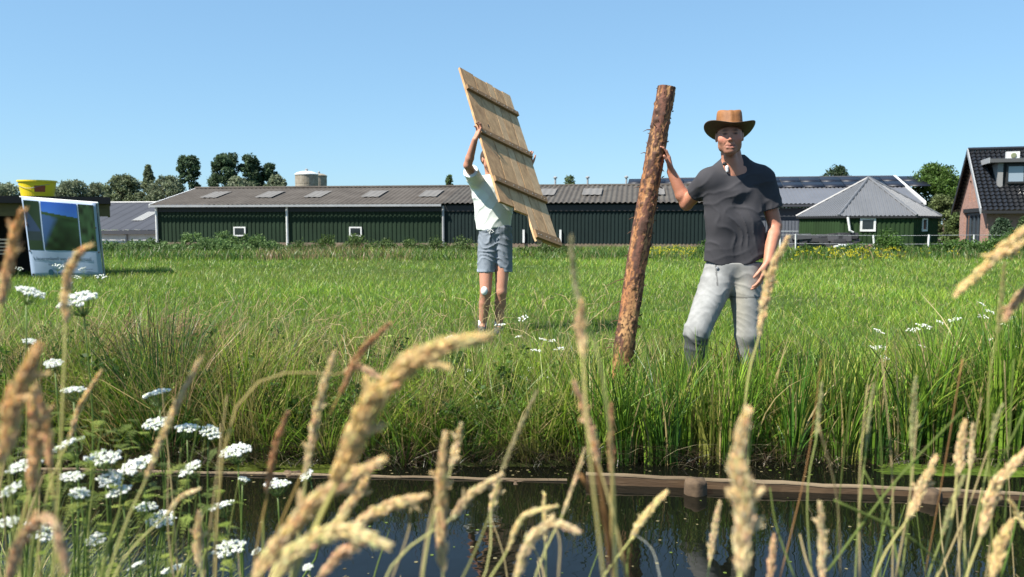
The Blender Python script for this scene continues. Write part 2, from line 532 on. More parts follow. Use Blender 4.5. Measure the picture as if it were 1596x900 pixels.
# mats of green algae by the bank
def algae(px0, px1, y0, y1, col, nm='floating_algae', seed=0):
    r = np.random.default_rng(seed)
    m = MB()
    for i in range(46):
        px = px0 + (px1 - px0) * r.random(); y = y0 + (y1 - y0) * r.random(); x = (px - 798) / FPX * y
        k = 9; rad = .03 + .06 * r.random()
        V = [(x, y, WATER_Z + .008 + .004 * r.random())]
        for j in range(k):
            q = rad * (.6 + .6 * r.random()); a = j / k * 6.283
            V.append((x + 1.8 * q * math.cos(a), y + .5 * q * math.sin(a), WATER_Z + .001))
        m.add(V, [(0, 1 + j, 1 + (j + 1) % k) for j in range(k)], np.array(col) * (.6 + .8 * r.random()))
    o = m.build(nm, M_grass, kind='stuff')
algae(360, 560, 4.12, 4.35, (.07, .09, .012), seed=1)
algae(120, 330, 4.2, 4.35, (.05, .06, .012), seed=2)
algae(1400, 1640, 4.08, 4.3, (.09, .14, .02), seed=3)
algae(700, 860, 4.25, 4.4, (.03, .04, .01), seed=4)

def duckweed():
    r = np.random.default_rng(17); V, F, C = [], [], []
    for i in range(700):
        px = -60 + 1720 * r.random(); y = 3.95 + .42 * r.random() ** .5 if r.random() < .75 else 2.6 + 1.2 * r.random(); x = (px - 798) / FPX * y
        q = .003 + .006 * r.random(); k = len(V)
        for j in range(5): a = j / 5 * 6.283; V.append((x + q * math.cos(a), y + q * math.sin(a), WATER_Z + .0012))
        F.append([k, k + 1, k + 2, k + 3, k + 4]); C += [np.array([(.16, .22, .04), (.28, .24, .12), (.10, .08, .04)][r.integers(3)])] * 5
    part('floating_specks', V, F, M_grass, None, False, np.array(C), 'stuff')
duckweed()

# ---------------------------------------------------------------- buildings
UP = np.array([0, 0, 1.0])
M_gwall = mat('green_steel_cladding', (.014, .031, .016), spec=.2, rough=.8, var=.25, vscale=.7)
M_twall = mat('dark_teal_cladding', (.010, .021, .020), spec=.2, rough=.8, var=.25, vscale=.7)
M_fibre = mat('fibre_cement_roof', (.082, .070, .058), rough=.9, col2=(.045, .036, .028), vscale=.9, bump=.01, bscale=6)
M_fibre2 = mat('fibre_cement_roof_dark', (.080, .073, .062), rough=.9, col2=(.042, .034, .028), vscale=1.4, bump=.01, bscale=6)
M_white = mat('white_paint', (.62, .63, .62), rough=.6, var=.2, vscale=2)
M_grey = mat('zinc_grey', (.30, .31, .32), rough=.5, var=.2, vscale=2)
M_sky = mat('rooflight_sheet', (.17, .155, .135), rough=.5, var=.2, vscale=2)
M_slate = mat('slate_roof_sheet', (.036, .039, .050), rough=.7, var=.2, vscale=.5)
M_darkg = mat('dark_glass', (.012, .015, .017), rough=.08, spec=.8)
M_black = mat('black_paint', (.012, .012, .013), rough=.6, var=.2)
M_conc = mat('concrete', (.30, .27, .22), rough=.9, col2=(.17, .14, .10), vscale=3, bump=.004)

def corrug(name, O, U, Vv, n, period, amp, m, parent, shape='trap', **k):
    """sheet with ribs running along Vv, stepping along U"""
    O, U, Vv, n = [np.array(a, float) for a in (O, U, Vv, n)]
    L = np.linalg.norm(U); u = U / L; n = n / np.linalg.norm(n)
    c = int(L / period)
    if shape == 'trap':
        q = np.array([0, .35, .45, .9]); hh = np.array([0, 0, 1, 1])
    else:
        q = np.arange(6) / 6; hh = .5 + .5 * np.cos(q * 2 * PI)
    s = (np.arange(c)[:, None] + q[None]).ravel() * L / c
    h = np.tile(hh, c) * amp
    s = np.append(s, L); h = np.append(h, h[0])
    A = O + s[:, None] * u + h[:, None] * n
    B = A + Vv
    V = np.concatenate([A, B]); N = len(A); i = np.arange(N - 1)
    return part(name, V, np.stack([i, i + 1, i + 1 + N, i + N], 1), m, parent, False, None, **k)

def window(parent, O, u, v, n, w_, h, fr=.09, mframe=None, mglass=None, depth=.08):
    """O lower left corner; a frame of four bars with a recessed pane"""
    O, u, v, n = [np.array(a, float) for a in (O, u, v, n)]
    m = MB(); D = -n * depth
    O = O + n * .05
    m.box(O, u * w_, v * fr, D); m.box(O + v * (h - fr), u * w_, v * fr, D)
    m.box(O + v * fr, u * fr, v * (h - 2 * fr), D); m.box(O + v * fr + u * (w_ - fr), u * fr, v * (h - 2 * fr), D)
    f = m.build('window', mframe or M_white, parent)
    c = O + u * fr + v * fr - n * .03
    W_ = wloc(f)
    V = np.array([c, c + u * (w_ - 2 * fr), c + u * (w_ - 2 * fr) + v * (h - 2 * fr), c + v * (h - 2 * fr)])
    me = new_mesh('pane', V - W_, [(0, 1, 2, 3)])
    return link('pane', me, mglass or M_darkg, f)

def long_barn():
    A = P(245, 387, 52); A[2] = -.4
    B = P(1112, 387, 47); B[2] = -.4
    root = thing('long_barn', 'long low dark green cladded barn with brown corrugated roof behind both men', 'barn', (A + B) / 2)
    U = B - A; L = np.linalg.norm(U); u = U / L; n = np.array([u[1], -u[0], 0])       # towards the camera
    if n[1] > 0: n = -n
    EZ, RZ, DEP = 2.24, 3.46, 5.2
    # split where the cladding changes, at the white downpipe
    def s_at(px):
        d = (px - 798) / FPX
        return ((d * A[1] - A[0]) / (u[0] - d * u[1]))
    sm = s_at(692)
    plinth = MB(); plinth.box(A + n * .03, U, -n * .2, UP * .36)
    plinth.build('plinth', mat('plinth', (.20, .15, .11), rough=.95, var=.4, vscale=2), root)
    z0 = .36
    corrug('wall', A + UP * z0, u * sm, UP * (EZ + .4 - z0), n, .26, .035, M_gwall, root, label='dark green ribbed cladding')
    corrug('wall', A + u * sm + UP * z0 + n * .02, u * (L - sm), UP * (EZ + .4 - z0), n, .21, .035, M_twall, root, label='dark blue green ribbed cladding')
    back = MB(); back.box(A - n * 2 * DEP, U, n * .1, UP * (EZ + .4)); back.box(A - n * (2 * DEP - .1), u * .1, n * (2 * DEP - .15), UP * (EZ + .4))
    back.box(A + u * (L - .1) - n * (2 * DEP - .1), u * .1, n * (2 * DEP - .15), UP * (EZ + .4)); back.build('back_wall', M_gwall, root)
    E = A + n * .35; E[2] = EZ
    Rg = A - n * DEP; Rg[2] = RZ
    corrug('roof', E - u * .2, u * (sm + .2), Rg - E, UP, .30, .045, M_fibre, root, 'wave', label='brown corrugated roof half with white gutter')
    corrug('roof', E + u * sm + UP * .02, u * (L - sm + .2), Rg - E, UP, .30, .075, M_fibre2, root, 'wave', label='more coarsely corrugated roof half')
    E2 = A - n * (2 * DEP + .35); E2[2] = EZ
    corrug('roof', E2 - u * .2, u * (L + .4), Rg - E2, UP, .30, .045, M_fibre, root, 'wave', label='rear roof slope')
    m = MB(); m.tube([Rg - u * .25 + UP * .06, Rg + u * (L + .2) + UP * .06], .09, 8); m.build('ridge_cap', M_fibre, root)
    m = MB()
    for e1, e2 in ((E, Rg), (E2, Rg)):
        m.box(e1 - u * .26 + UP * .06, u * .08, (e2 - e1), -UP * .2)
    m.build('barge_board', M_white, root)
    m = MB(); m.box(E + n * .02 - u * .2 - UP * .13, u * (sm + .15), n * .12, UP * .13); m.build('gutter', M_grey, root)
    m = MB(); m.box(A + n * .07 + UP * (EZ + .4 - .42), u * sm, n * .03, UP * .30); m.build('eave_board', M_black, root)
    m = MB(); m.box(A + n * .09 + u * sm + UP * (EZ + .4 - .42), u * (L - sm), n * .03, UP * .34); m.build('eave_board', M_black, root)
    for px in (247, 450, 692):
        s = max(s_at(px), .1); p = A + u * s + n * .14
        m = MB(); m.tube([p + UP * .1, p + UP * (EZ + .3)], .075, 8); m.build('downpipe', M_white if px < 600 else M_grey, root)
    for px in (375, 555):
        s = s_at(px) - .38
        window(root, A + u * s + n * .05 + UP * (P(555, 369, 50)[2] + .4), u, UP, n, .78, .58, .08)
    # little white fittings along the teal wall
    for px in (815, 843, 858, 872):
        s = s_at(px); m = MB(); m.box(A + u * s + n * .1 + UP * .4, u * .12, n * .08, UP * (.75 if px in (815, 872) else .45)); m.build('wall_post', M_white, root)
    # rooflights lying on the slope
    d = (Rg - E); dl = np.linalg.norm(d); du = d / dl; rn = np.cross(u, du)
    if rn[2] < 0: rn = -rn
    for px in (305, 393, 471, 563, 655, 740, 843, 918, 1020):
        s = s_at(px) * 1.0
        o = E + u * (s - .55) + du * dl * .36 + rn * (.065 if px < 700 else .12)
        corrug('rooflight', o, u * 1.15, du * dl * .38, rn, .30, .03, M_sky, root, 'wave')
    for px in (865, 915, 975):
        d_ = (px - 798) / FPX; b = Rg + u * ((d_ * Rg[1] - Rg[0]) / (u[0] - d_ * u[1]))
        m = MB(); m.tube([b, b + UP * .55], .06, 8); m.lathe(b + UP * .5, [(.06, 0), (.13, .03), (.13, .1), (.02, .16)], 8)
        m.build('roof_vent', M_grey, root)
long_barn()

def left_barn():
    Y = 62; A = P(88, 387, Y + 2); B = P(262, 387, Y); A[2] = B[2] = -.4
    root = thing('white_walled_barn', 'white walled barn with smooth dark grey roof left of the long green barn', 'barn', (A + B) / 2)
    U = B - A; u = U / np.linalg.norm(U); n = np.array([u[1], -u[0], 0]); L = np.linalg.norm(U)
    ez = P(200, 359, Y)[2]; rz = P(200, 316, Y + 6)[2]
    m = MB(); m.box(A, U, -n * 12, UP * (ez + .4 - .05)); m.build('wall', mat('whitewash', (.66, .66, .64), rough=.9, var=.25, vscale=1.5), root)
    E = A + n * .4; E[2] = ez; R = A - n * 6; R[2] = rz; E2 = A - n * 12.4; E2[2] = ez
    corrug('roof', E, U, R - E, UP, .9, .03, M_slate, root); corrug('roof', E2, U, R - E2, UP, .9, .03, M_slate, root)
    m = MB(); m.tube([R + UP * .05, R + U + UP * .05], .08, 6); m.build('ridge_cap', M_grey, root)
    m = MB(); m.box(E - UP * .3, U, n * .1, UP * .28); m.build('gutter', M_slate, root)
    s = (P(191, 360, Y) - A)[0] / u[0]
    m = MB(); m.tube([A + u * s + n * .1, A + u * s + n * .1 + UP * (ez + .2)], .08, 6); m.build('downpipe', M_grey, root)
    d = R - E; o = E + u * ((P(180, 345, Y) - E)[0] / u[0] - .3) + d * .30 + UP * .06
    corrug('rooflight', o, u * .95, d * .32, UP, .2, .02, mat('bright_rooflight', (.26, .26, .25), rough=.5), root)
left_barn()

def right_barn():
    Y = 66
    A = P(1010, 387, Y + 3); B = P(1434, 387, Y - 1); A[2] = B[2] = -.4
    root = thing('solar_barn', 'large dark grey barn with solar panels along the ridge behind the small green shed', 'barn', (A + B) / 2)
    U = B - A; L = np.linalg.norm(U); u = U / L; n = np.array([u[1], -u[0], 0])
    ez = P(1300, 318, Y)[2]; rz = P(1300, 277.5, Y + 9)[2]
    D = 9.0
    m = MB(); m.box(A - n * .1, U - u * .3, -n * (2 * D - .4), UP * (ez + .4 - .3)); m.build('wall', mat('dark_wall', (.035, .040, .050), rough=.7, var=.2), root)  # stays darker above the grey blue cladding
    corrug('wall', A, U - u * .3, UP * 1.75, n, .25, .04, mat('grey_blue_cladding', (.085, .095, .115), rough=.6, var=.15), root, label='grey blue lower cladding')
    E = A + n * .4; E[2] = ez; R = A - n * D; R[2] = rz; E2 = A - n * (2 * D + .4); E2[2] = ez
    corrug('roof', E, U, R - E, UP, .33, .05, mat('grey_roof_sheet', (.115, .12, .135), rough=.5, var=.15, vscale=.6), root)
    corrug('roof', E2, U, R - E2, UP, .33, .05, M_slate, root)
    d = R - E; dl = np.linalg.norm(d); dd = d / dl; rn = np.cross(u, dd); rn = rn if rn[2] > 0 else -rn
    m = MB(); m.tube([R + UP * .06, R + U + UP * .06], .1, 6); m.build('ridge_cap', M_slate, root)
    m = MB(); m.box(E + U - UP * .1, u * .22, R - E, UP * .26); m.build('barge_board', M_white, root)
    m = MB(); m.box(E2 + U - UP * .1, u * .22, R - E2, UP * .26); m.build('barge_board', M_white, root)
    m = MB(); m.box(E - UP * .22, U, n * .12, UP * .18); m.build('gutter', M_slate, root)
    # solar panels on the upper part
    Mp = mat('solar_cell', (.012, .014, .022), rough=.45, spec=.3)
    smax = (P(1404, 290, Y + 7)[0] - E[0]) / u[0]
    npan = 15; pw = 1.62
    pm = None
    for r_ in range(2):
        for i in range(npan):
            o = E + u * (smax - .1 - (i + 1) * (pw + .05)) + dd * (dl * (.57 + .205 * r_)) + rn * .10
            if pm is None:
                m = MB(); m.box((0, 0, 0), u * pw, dd * dl * .195, rn * .04)
                pm = new_mesh('solar_panel', np.concatenate(m.V), m.F); pm.materials.append(Mp)
            ob = bpy.data.objects.new('solar_panel', pm); COL.objects.link(ob); ob.parent = root
            ob.location = tuple(o - wloc(root))
right_barn()

def hex_shed():
    Y = 44; cx = (1350 - 798) / FPX * Y; c = np.array([cx, Y, -.4])
    root = thing('hexagonal_shed', 'small green hexagonal shed with pointed grey roof and white framed windows', 'shed', c)
    R = 3.56; ez = 1.47; az = P(1349, 278, Y)[2]
    ang = [math.radians(-74.6 + 60 * k) for k in range(6)]
    er = [c + np.array([R * math.cos(a), R * math.sin(a), 0]) for a in ang]
    Mg = mat('green_boards', (.020, .044, .015), spec=.2, rough=.85, var=.3, vscale=1.5, stretch=(1, 1, .2))
    Mr = mat('grey_steel_roof', (.115, .12, .13), rough=.45, var=.15, vscale=1)
    apex = np.array([cx, Y, az])
    for k in range(6):
        a, b = er[k], er[(k + 1) % 6]
        ia, ib = c + (a - c) * .95, c + (b - c) * .95
        u = ib - ia; L = np.linalg.norm(u); u /= L; n = np.array([u[1], -u[0], 0])
        vis = n.dot(-c) > 0
        corrug('wall', ia, u * L, UP * (ez + .4 - .02), n, .21, .03, Mg, root)
        # roof facet: ribs running up to the apex, clipped to the triangle
        A_, B_ = a.copy(), b.copy(); A_[2] = B_[2] = ez
        mid = (A_ + B_) / 2; up = apex - mid; S = np.linalg.norm(up); upn = up / S
        e = (B_ - A_); EL = np.linalg.norm(e); e /= EL; rn = np.cross(e, upn); rn = rn if rn[2] > 0 else -rn
        V = []; F = []
        nr = 18; pts = []
        for i in range(nr):
            for q, h in ((0, 0), (.5, 0), (.58, .035), (.92, .035)):
                pts.append(((i + q) / nr, h))
        pts.append((1, 0))
        for q, h in pts:
            f = 1 - abs(2 * q - 1)
            V.append(A_ + e * EL * q + rn * h); V.append(A_ + e * EL * q + up * f * 1.0 + rn * h)
        F = [(2 * i, 2 * i + 2, 2 * i + 3, 2 * i + 1) for i in range(len(pts) - 1)]
        part('roof', V, F, Mr, root)
        m = MB(); m.tube([A_ + UP * .03, apex + UP * .04], .07, 6); m.build('ridge_cap', Mr, root)
        m = MB(); m.box(A_ - UP * .10, e * EL, -n * .05, UP * .09); m.build('fascia', M_black, root)
    def face_window(k, fr, w_):
        ia, ib = [c + (p - c) * .95 for p in (er[k], er[(k + 1) % 6])]
        u = ib - ia; L = np.linalg.norm(u); u /= L; n = np.array([u[1], -u[0], 0])
        window(root, ia + u * (L * fr - w_ / 2) + UP * (.4 + P(1310, 361, 41.5)[2]) + n * .02, u, UP, n, w_, .68, .10)
    face_window(5, .38, .72); face_window(0, .40, .72)
    p = er[5] * .985 + c * .015; p[2] = 0
    m = MB(); m.tube([(p[0] + .35, p[1] - .2, ez - .05), (p[0] + .45, p[1] - .25, .75), (p[0] + .62, p[1] - .25, .66)], .06, 6); m.build('downpipe', M_white, root)
hex_shed()

def brick_house():
    G = -.4
    N = np.array([(1535 - 798) / FPX * 44, 44, G])
    gd = np.array([.312, .95, 0]); W_ = 7.2
    Fp = N + gd * W_
    rd = np.array([.95, -.312, 0])          # along the ridge, away to the right
    root = thing('brick_house', 'brick house with black tiled roof and dormer at the right edge', 'house', (N + Fp) / 2)
    gn = -rd                                  # gable normal
    ez = 1.98; rz = 5.2; LEN = 11
    Mb = mat('brick_wall', (.30, .155, .115), rough=.9, bump=.003, bscale=10)
    n_ = Mb.node_tree; bt = n_.nodes.new('ShaderNodeTexBrick'); tc = n_.nodes['Texture Coordinate']
    mp = n_.nodes.new('ShaderNodeMapping'); mp.inputs['Rotation'].default_value = (math.radians(90), 0, math.radians(-18))
    # the gable is too far away to tell its bricks apart, so they are print only
    n_.links.new(tc.outputs['Object'], mp.inputs['Vector']); n_.links.new(mp.outputs[0], bt.inputs['Vector'])
    bt.inputs['Color1'].default_value = (.33, .17, .13, 1); bt.inputs['Color2'].default_value = (.24, .12, .09, 1)
    bt.inputs['Mortar'].default_value = (.32, .26, .22, 1); bt.inputs['Scale'].default_value = 4
    n_.links.new(bt.outputs['Color'], n_.nodes['Principled BSDF'].inputs['Base Color'])
    mid = (N + Fp) / 2
    def gp(t, z, off=0.0):                    # point on the gable, t from near corner 0 to far corner 1
        p = N + gd * W_ * t + gn * off; p[2] = z; return p
    # gable face with recessed openings: strips between openings
    slot = (.42, .49, .58, .65)
    xs = [0, .20, .42, .49, .58, .65, .80, 1.0]
    def topz(t): return ez + (rz - ez) * (1 - abs(2 * t - 1))
    m = MB()
    for a, b in zip(xs[:-1], xs[1:]):
        spans = []
        isd = .20 <= a and b <= .80
        lo = G + (0 if not isd else 2.15)
        if (a, b) in ((.42, .49), (.58, .65)):
            spans = [(lo, 2.35), (3.55, None)]
        else:
            spans = [(lo, None)]
        for z0, z1 in spans:
            mids = [a, b] if not (a < .5 < b) else [a, .5, b]
            for a2, b2 in zip(mids[:-1], mids[1:]):
                za = topz(a2) - .05 if z1 is None else z1; zb = topz(b2) - .05 if z1 is None else z1
                m.hexa([gp(a2, z0), gp(b2, z0), gp(b2, z0, -.3), gp(a2, z0, -.3)], [gp(a2, za), gp(b2, zb), gp(b2, zb, -.3), gp(a2, za, -.3)])
    m.build('gable_wall', Mb, root)
    m = MB()
    a = N.copy(); m.box(a + gd * .02 + rd * .3, rd * LEN, gd * .3, UP * (ez - G - .08)); m.box(Fp - gd * .32 + rd * .3, rd * LEN, gd * .3, UP * (ez - G - .08))
    m.build('side_wall', Mb, root)
    for a, b in ((.42, .49), (.58, .65)):
        m = MB(); m.hexa([gp(a, 2.35, -.18), gp(b, 2.35, -.18), gp(b, 2.35, -.24), gp(a, 2.35, -.24)], [gp(a, 3.55, -.18), gp(b, 3.55, -.18), gp(b, 3.55, -.24), gp(a, 3.55, -.24)])
        m.build('slot_window', mat('brown_slot', (.05, .02, .015), rough=.4), root)
    m = MB(); m.hexa([gp(.17, G + 2.13, .05), gp(.83, G + 2.13, .05), gp(.83, G + 2.13, -.2), gp(.17, G + 2.13, -.2)],
                     [gp(.17, G + 2.35, .05), gp(.83, G + 2.35, .05), gp(.83, G + 2.35, -.2), gp(.17, G + 2.35, -.2)]); m.build('lintel', M_black, root)
    Mdoor = mat('blue_grey_frame', (.03, .045, .06), rough=.5)
    for i in range(4):
        a = .21 + i * .147; b = a + .14
        m = MB()
        for (p, q, z0, z1) in ((a, a + .018, G + .1, G + 2.1), (b - .018, b, G + .1, G + 2.1), (a + .019, b - .019, G + .1, G + .3), (a + .019, b - .019, G + 1.98, G + 2.1)):
            m.hexa([gp(p, z0, -.1), gp(q, z0, -.1), gp(q, z0, -.18), gp(p, z0, -.18)], [gp(p, z1, -.1), gp(q, z1, -.1), gp(q, z1, -.18), gp(p, z1, -.18)])
        d = m.build('glass_door', Mdoor, root)
        m = MB(); m.hexa([gp(a + .02, G + .31, -.13), gp(b - .02, G + .31, -.13), gp(b - .02, G + .31, -.15), gp(a + .02, G + .31, -.15)],
                         [gp(a + .02, G + 1.97, -.13), gp(b - .02, G + 1.97, -.13), gp(b - .02, G + 1.97, -.15), gp(a + .02, G + 1.97, -.15)])
        pane = m.build('pane', M_darkg, d)
    # roof with real tile waves
    Mt = mat('black_glazed_tile', (.016, .017, .020), rough=.28, spec=.6, var=.2, vscale=3)
    def slope(e0, r0, nm):
        nw, nr = 44, 17
        up = r0 - e0; ln = np.linalg.norm(up); upn = up / ln
        rn = np.cross(rd, upn); rn = rn if rn[2] > 0 else -rn
        S = np.linspace(0, LEN, nw * 4 + 1); hw = .045 * np.cos(np.arange(nw * 4 + 1) / 4 * 2 * PI)
        V = []; rows = []
        for j in range(nr):
            for q, lift in ((0, .06), (1, 0.0)):
                p = e0 + up * (j + q) / nr
                V.append(p[None] + S[:, None] * rd + (hw + lift)[:, None] * rn)
        V = np.concatenate(V); n1 = len(S); F = []
        i = np.arange(n1 - 1)
        for j in range(2 * nr - 1):
            F.append(np.stack([j * n1 + i, j * n1 + i + 1, (j + 1) * n1 + i + 1, (j + 1) * n1 + i], 1))
        part('roof_tiles', V, np.concatenate(F), Mt, root, kind='stuff', label=nm)
    ef = N - gd * .45 - rd * .35; ef[2] = ez - .2
    rt = mid - rd * .35; rt[2] = rz
    eb = Fp + gd * .45 - rd * .35; eb[2] = ez - .2
    slope(ef, rt, 'front slope of black wavy tiles'); slope(eb, rt, 'rear slope of black wavy tiles')
    m = MB(); m.tube([rt + UP * .08, rt + rd * LEN + UP * .08], .1, 8); m.build('ridge_cap', Mt, root)
    for e, lab in ((ef, 'front'), (eb, 'rear')):
        m = MB(); m.box(e - rd * .05 + UP * .12, rd * .06, rt - e, -UP * .3); m.build('barge_board', M_grey if lab == 'front' else M_black, root)
    m = MB(); m.box(ef - UP * .16 + rd * .02, rd * (LEN - .02), -gd * .14, UP * .15); m.build('gutter', M_black, root)
    # dormer
    def rp(px, t):                             # point on the front slope under photo column px, t up the slope
        o = ef + (rt - ef) * t
        d = (px - 798) / FPX
        s = (d * o[1] - o[0]) / (rd[0] - d * rd[1])
        return o + rd * s
    a = rp(1549, .37); wd = 3.6; hd = 1.28
    m = MB(); m.box(a - gd * .05, rd * .25, gd * 1.7, UP * hd); m.build('dormer_cheek', mat('dormer_cheek', (.20, .20, .20), rough=.7), root)
    m = MB(); m.box(a + rd * .26 + gd * .12, rd * (wd - .26), gd * 1.5, UP * hd); m.build('dormer_body', M_black, root)
    m = MB(); m.box(a - rd * .45 - gd * .35 + UP * (hd + .005), rd * (wd + .8), gd * 2.3, UP * .20); m.build('dormer_roof', mat('lead_grey', (.07, .072, .075), rough=.6), root)
    m = MB(); m.box(a - rd * .50 - gd * .36 + UP * (hd - .02), rd * .05, gd * 2.0, UP * .28); m.build('dormer_fascia', M_grey, root)
    mg = mat('curtained_glass', (.22, .27, .32), rough=.1, spec=.8)
    for i in range(3):
        window(root, a + rd * (.40 + i * 1.02) + UP * .18, rd, UP, -gd, .92, hd - .28, .10, M_black, mg)
    # the box on the dormer roof
    b = rp(1562, .53); b[2] = a[2] + hd + .21
    m = MB(); m.box(b, rd * .62, gd * .3, UP * .42); m.build('air_unit', M_white, root)
    m = MB(); m.lathe((0, 0, 0), [(.14, 0), (.14, .03), (.10, .04)], 14)
    V = np.concatenate(m.V); V = V[:, 0:1] * rd + V[:, 1:2] * UP + V[:, 2:3] * (-gd) + b + rd * .33 + UP * .21
    part('fan_grille', V, m.F, mat('fan_grille', (.16, .18, .10), rough=.6), root)
brick_house()

def silo(px, Y, wpx, ytop, label, dome):
    R = wpx / FPX * Y / 2; c = P(px, 387, Y); c[2] = -.4
    root = thing('silo', label, 'silo', c)
    zt = P(px, ytop, Y)[2]
    H = zt - .12 * R - c[2]
    m = MB(); prof = [(R * 1.0, 0)]
    nb = 7
    for i in range(nb):
        z0 = H * i / nb; z1 = H * (i + 1) / nb
        prof += [(R, z0 + .02), (R, z1 - .06), (R * .985, z1 - .04), (R * .985, z1)]
    m.lathe(c, prof, 28, cap=False); m.build('tank_wall', M_conc, root)
    m = MB(); m.lathe(c + UP * H, [(R * 1.05, 0), (R * 1.05, .10), (R * .8, .10 + R * .14), (R * .45, .10 + R * .24), (.01, .10 + R * .28)], 28)
    m.build('dome', dome, root)
    m = MB(); m.lathe(c + UP * (H + R * .27), [(R * .14, 0), (R * .14, .28), (R * .02, .36)], 10); m.build('hatch', M_grey, root)
silo(480, 88, 35, 271, 'larger round concrete silo with pale domed lid behind the long barn', M_white)
silo(499, 92, 24, 274, 'smaller silo half hidden to the right of the domed one', M_conc)

# ---------------------------------------------------------------- fence and yard things
def post_fence():
    Y = 39
    pts = [(1216, 366, 390), (1240, 365, 390), (1364, 367, 388), (1446, 366, 384), (1518, 366, 384), (1600, 366, 384)]
    root = thing('wire_fence', 'white tape fence on thin leaning posts in front of the small green shed', 'fence', (P(1380, 387, Y)[0], Y, -.3))
    tops = []
    for i, (px, y0, y1) in enumerate(pts):
        top = P(px - (3 if i == 2 else 0) + (2 if i == 3 else 0), y0, Y); bot = P(px, 395, Y); tops.append(top)
        m = MB(); m.tube([bot, top], .05 if i in (2, 3) else .035, 6); m.build('post', M_white, root)
    for dz in (.02, .42):
        m = MB(); m.tube([t - UP * (dz + .02 * (i % 2)) for i, t in enumerate(tops)], .012, 5, cap=False); m.build('tape', M_grey, root)
    m = MB(); m.tube([P(1215, 361, Y), P(1244, 361, Y)], .025, 5); m.build('rail', M_grey, root)
post_fence()
def yard_heap():
    Y = 41; c = P(1275, 380, Y); c[2] = -.3
    o = MB(); r = np.random.default_rng(5)
    for i in range(90):
        p = P(1235 + 85 * r.random(), 372 + 16 * r.random(), Y + r.random() * 1.5)
        s = .15 + .4 * r.random(3) * np.array([2, 1, .4]); a = r.random() * .6 - .3
        o.box(p, np.array([math.cos(a), math.sin(a), .1 * r.random()]) * s[0], np.array([-math.sin(a), math.cos(a), 0]) * s[1], UP * s[2], np.array([.05, .05, .055]) * (.5 + 1.2 * r.random()))
    h = o.build('rubble_heap', M_attr, kind='stuff')
    h['label'] = 'heap of dark slabs and rubble behind the tape fence'
    root = thing('pipe_stack', 'white plastic pipes lying by the rubble heap in front of the green shed', 'pipes', P(1330, 388, 40))
    for a, b in (((1300, 385), (1322, 382)), ((1308, 382), (1330, 391)), ((1330, 388), (1345, 385)), ((1328, 390), (1344, 391))):
        m = MB(); m.tube([P(a[0], a[1], 40), P(b[0], b[1], 40.3)], .06, 6); m.build('pipe', M_white, root)
    root = thing('brick_pallet', 'low stack of pinkish paving bricks by the leaning fence post', 'bricks', P(1355, 389, 40.5))
    for i in range(8):
        for j in range(4):
            p = P(1338, 390, 40.5) + np.array([i * .145, (i % 2) * .01, j * .075 - .02])
            box_part('brick', p, (.135, 0, 0), (0, .3, 0), (0, 0, .07), mat('paver', (.33, .19, .15), rough=.9) if 'paver' not in bpy.data.materials else bpy.data.materials['paver'], root)
yard_heap()

# ---------------------------------------------------------------- trees and shrubs
def leafcloud(r, blobs, n, size, base, col, dens=1.0, hollow=.45):
    """random leaf faces in the shells of many small clumps"""
    vol = np.array([b[1] ** 2 for b in blobs]); pr = vol / vol.sum()
    idx = r.choice(len(blobs), n, p=pr)
    Cn = np.array([b[0] for b in blobs])[idx]; Rd = np.array([b[1] for b in blobs])[idx]
    d = r.normal(size=(n, 3)); d /= np.linalg.norm(d, axis=1)[:, None]
    rad = Rd * (hollow + (1 - hollow) * r.random(n) ** .6) * (1 + .25 * r.normal(size=n) * .6)
    p = Cn + d * rad[:, None] * np.array([1, 1, .85])
    s = size * (.6 + .8 * r.random(n))
    a = r.normal(size=(n, 3)) + d * .5; a /= np.linalg.norm(a, axis=1)[:, None]
    b = np.cross(a, r.normal(size=(n, 3))); b /= np.linalg.norm(b, axis=1)[:, None]
    V = np.stack([p - a * s[:, None], p + b * s[:, None] * .5, p + a * s[:, None], p - b * s[:, None] * .5], 1)
    c = np.array(col)[None] * (.65 + .7 * r.random((n, 1)))
    bj = .8 + .4 * r.random(len(blobs)); c = c * bj[idx][:, None]
    return V.reshape(-1, 3), np.arange(4 * n).reshape(n, 4), np.repeat(c, 4, 0)

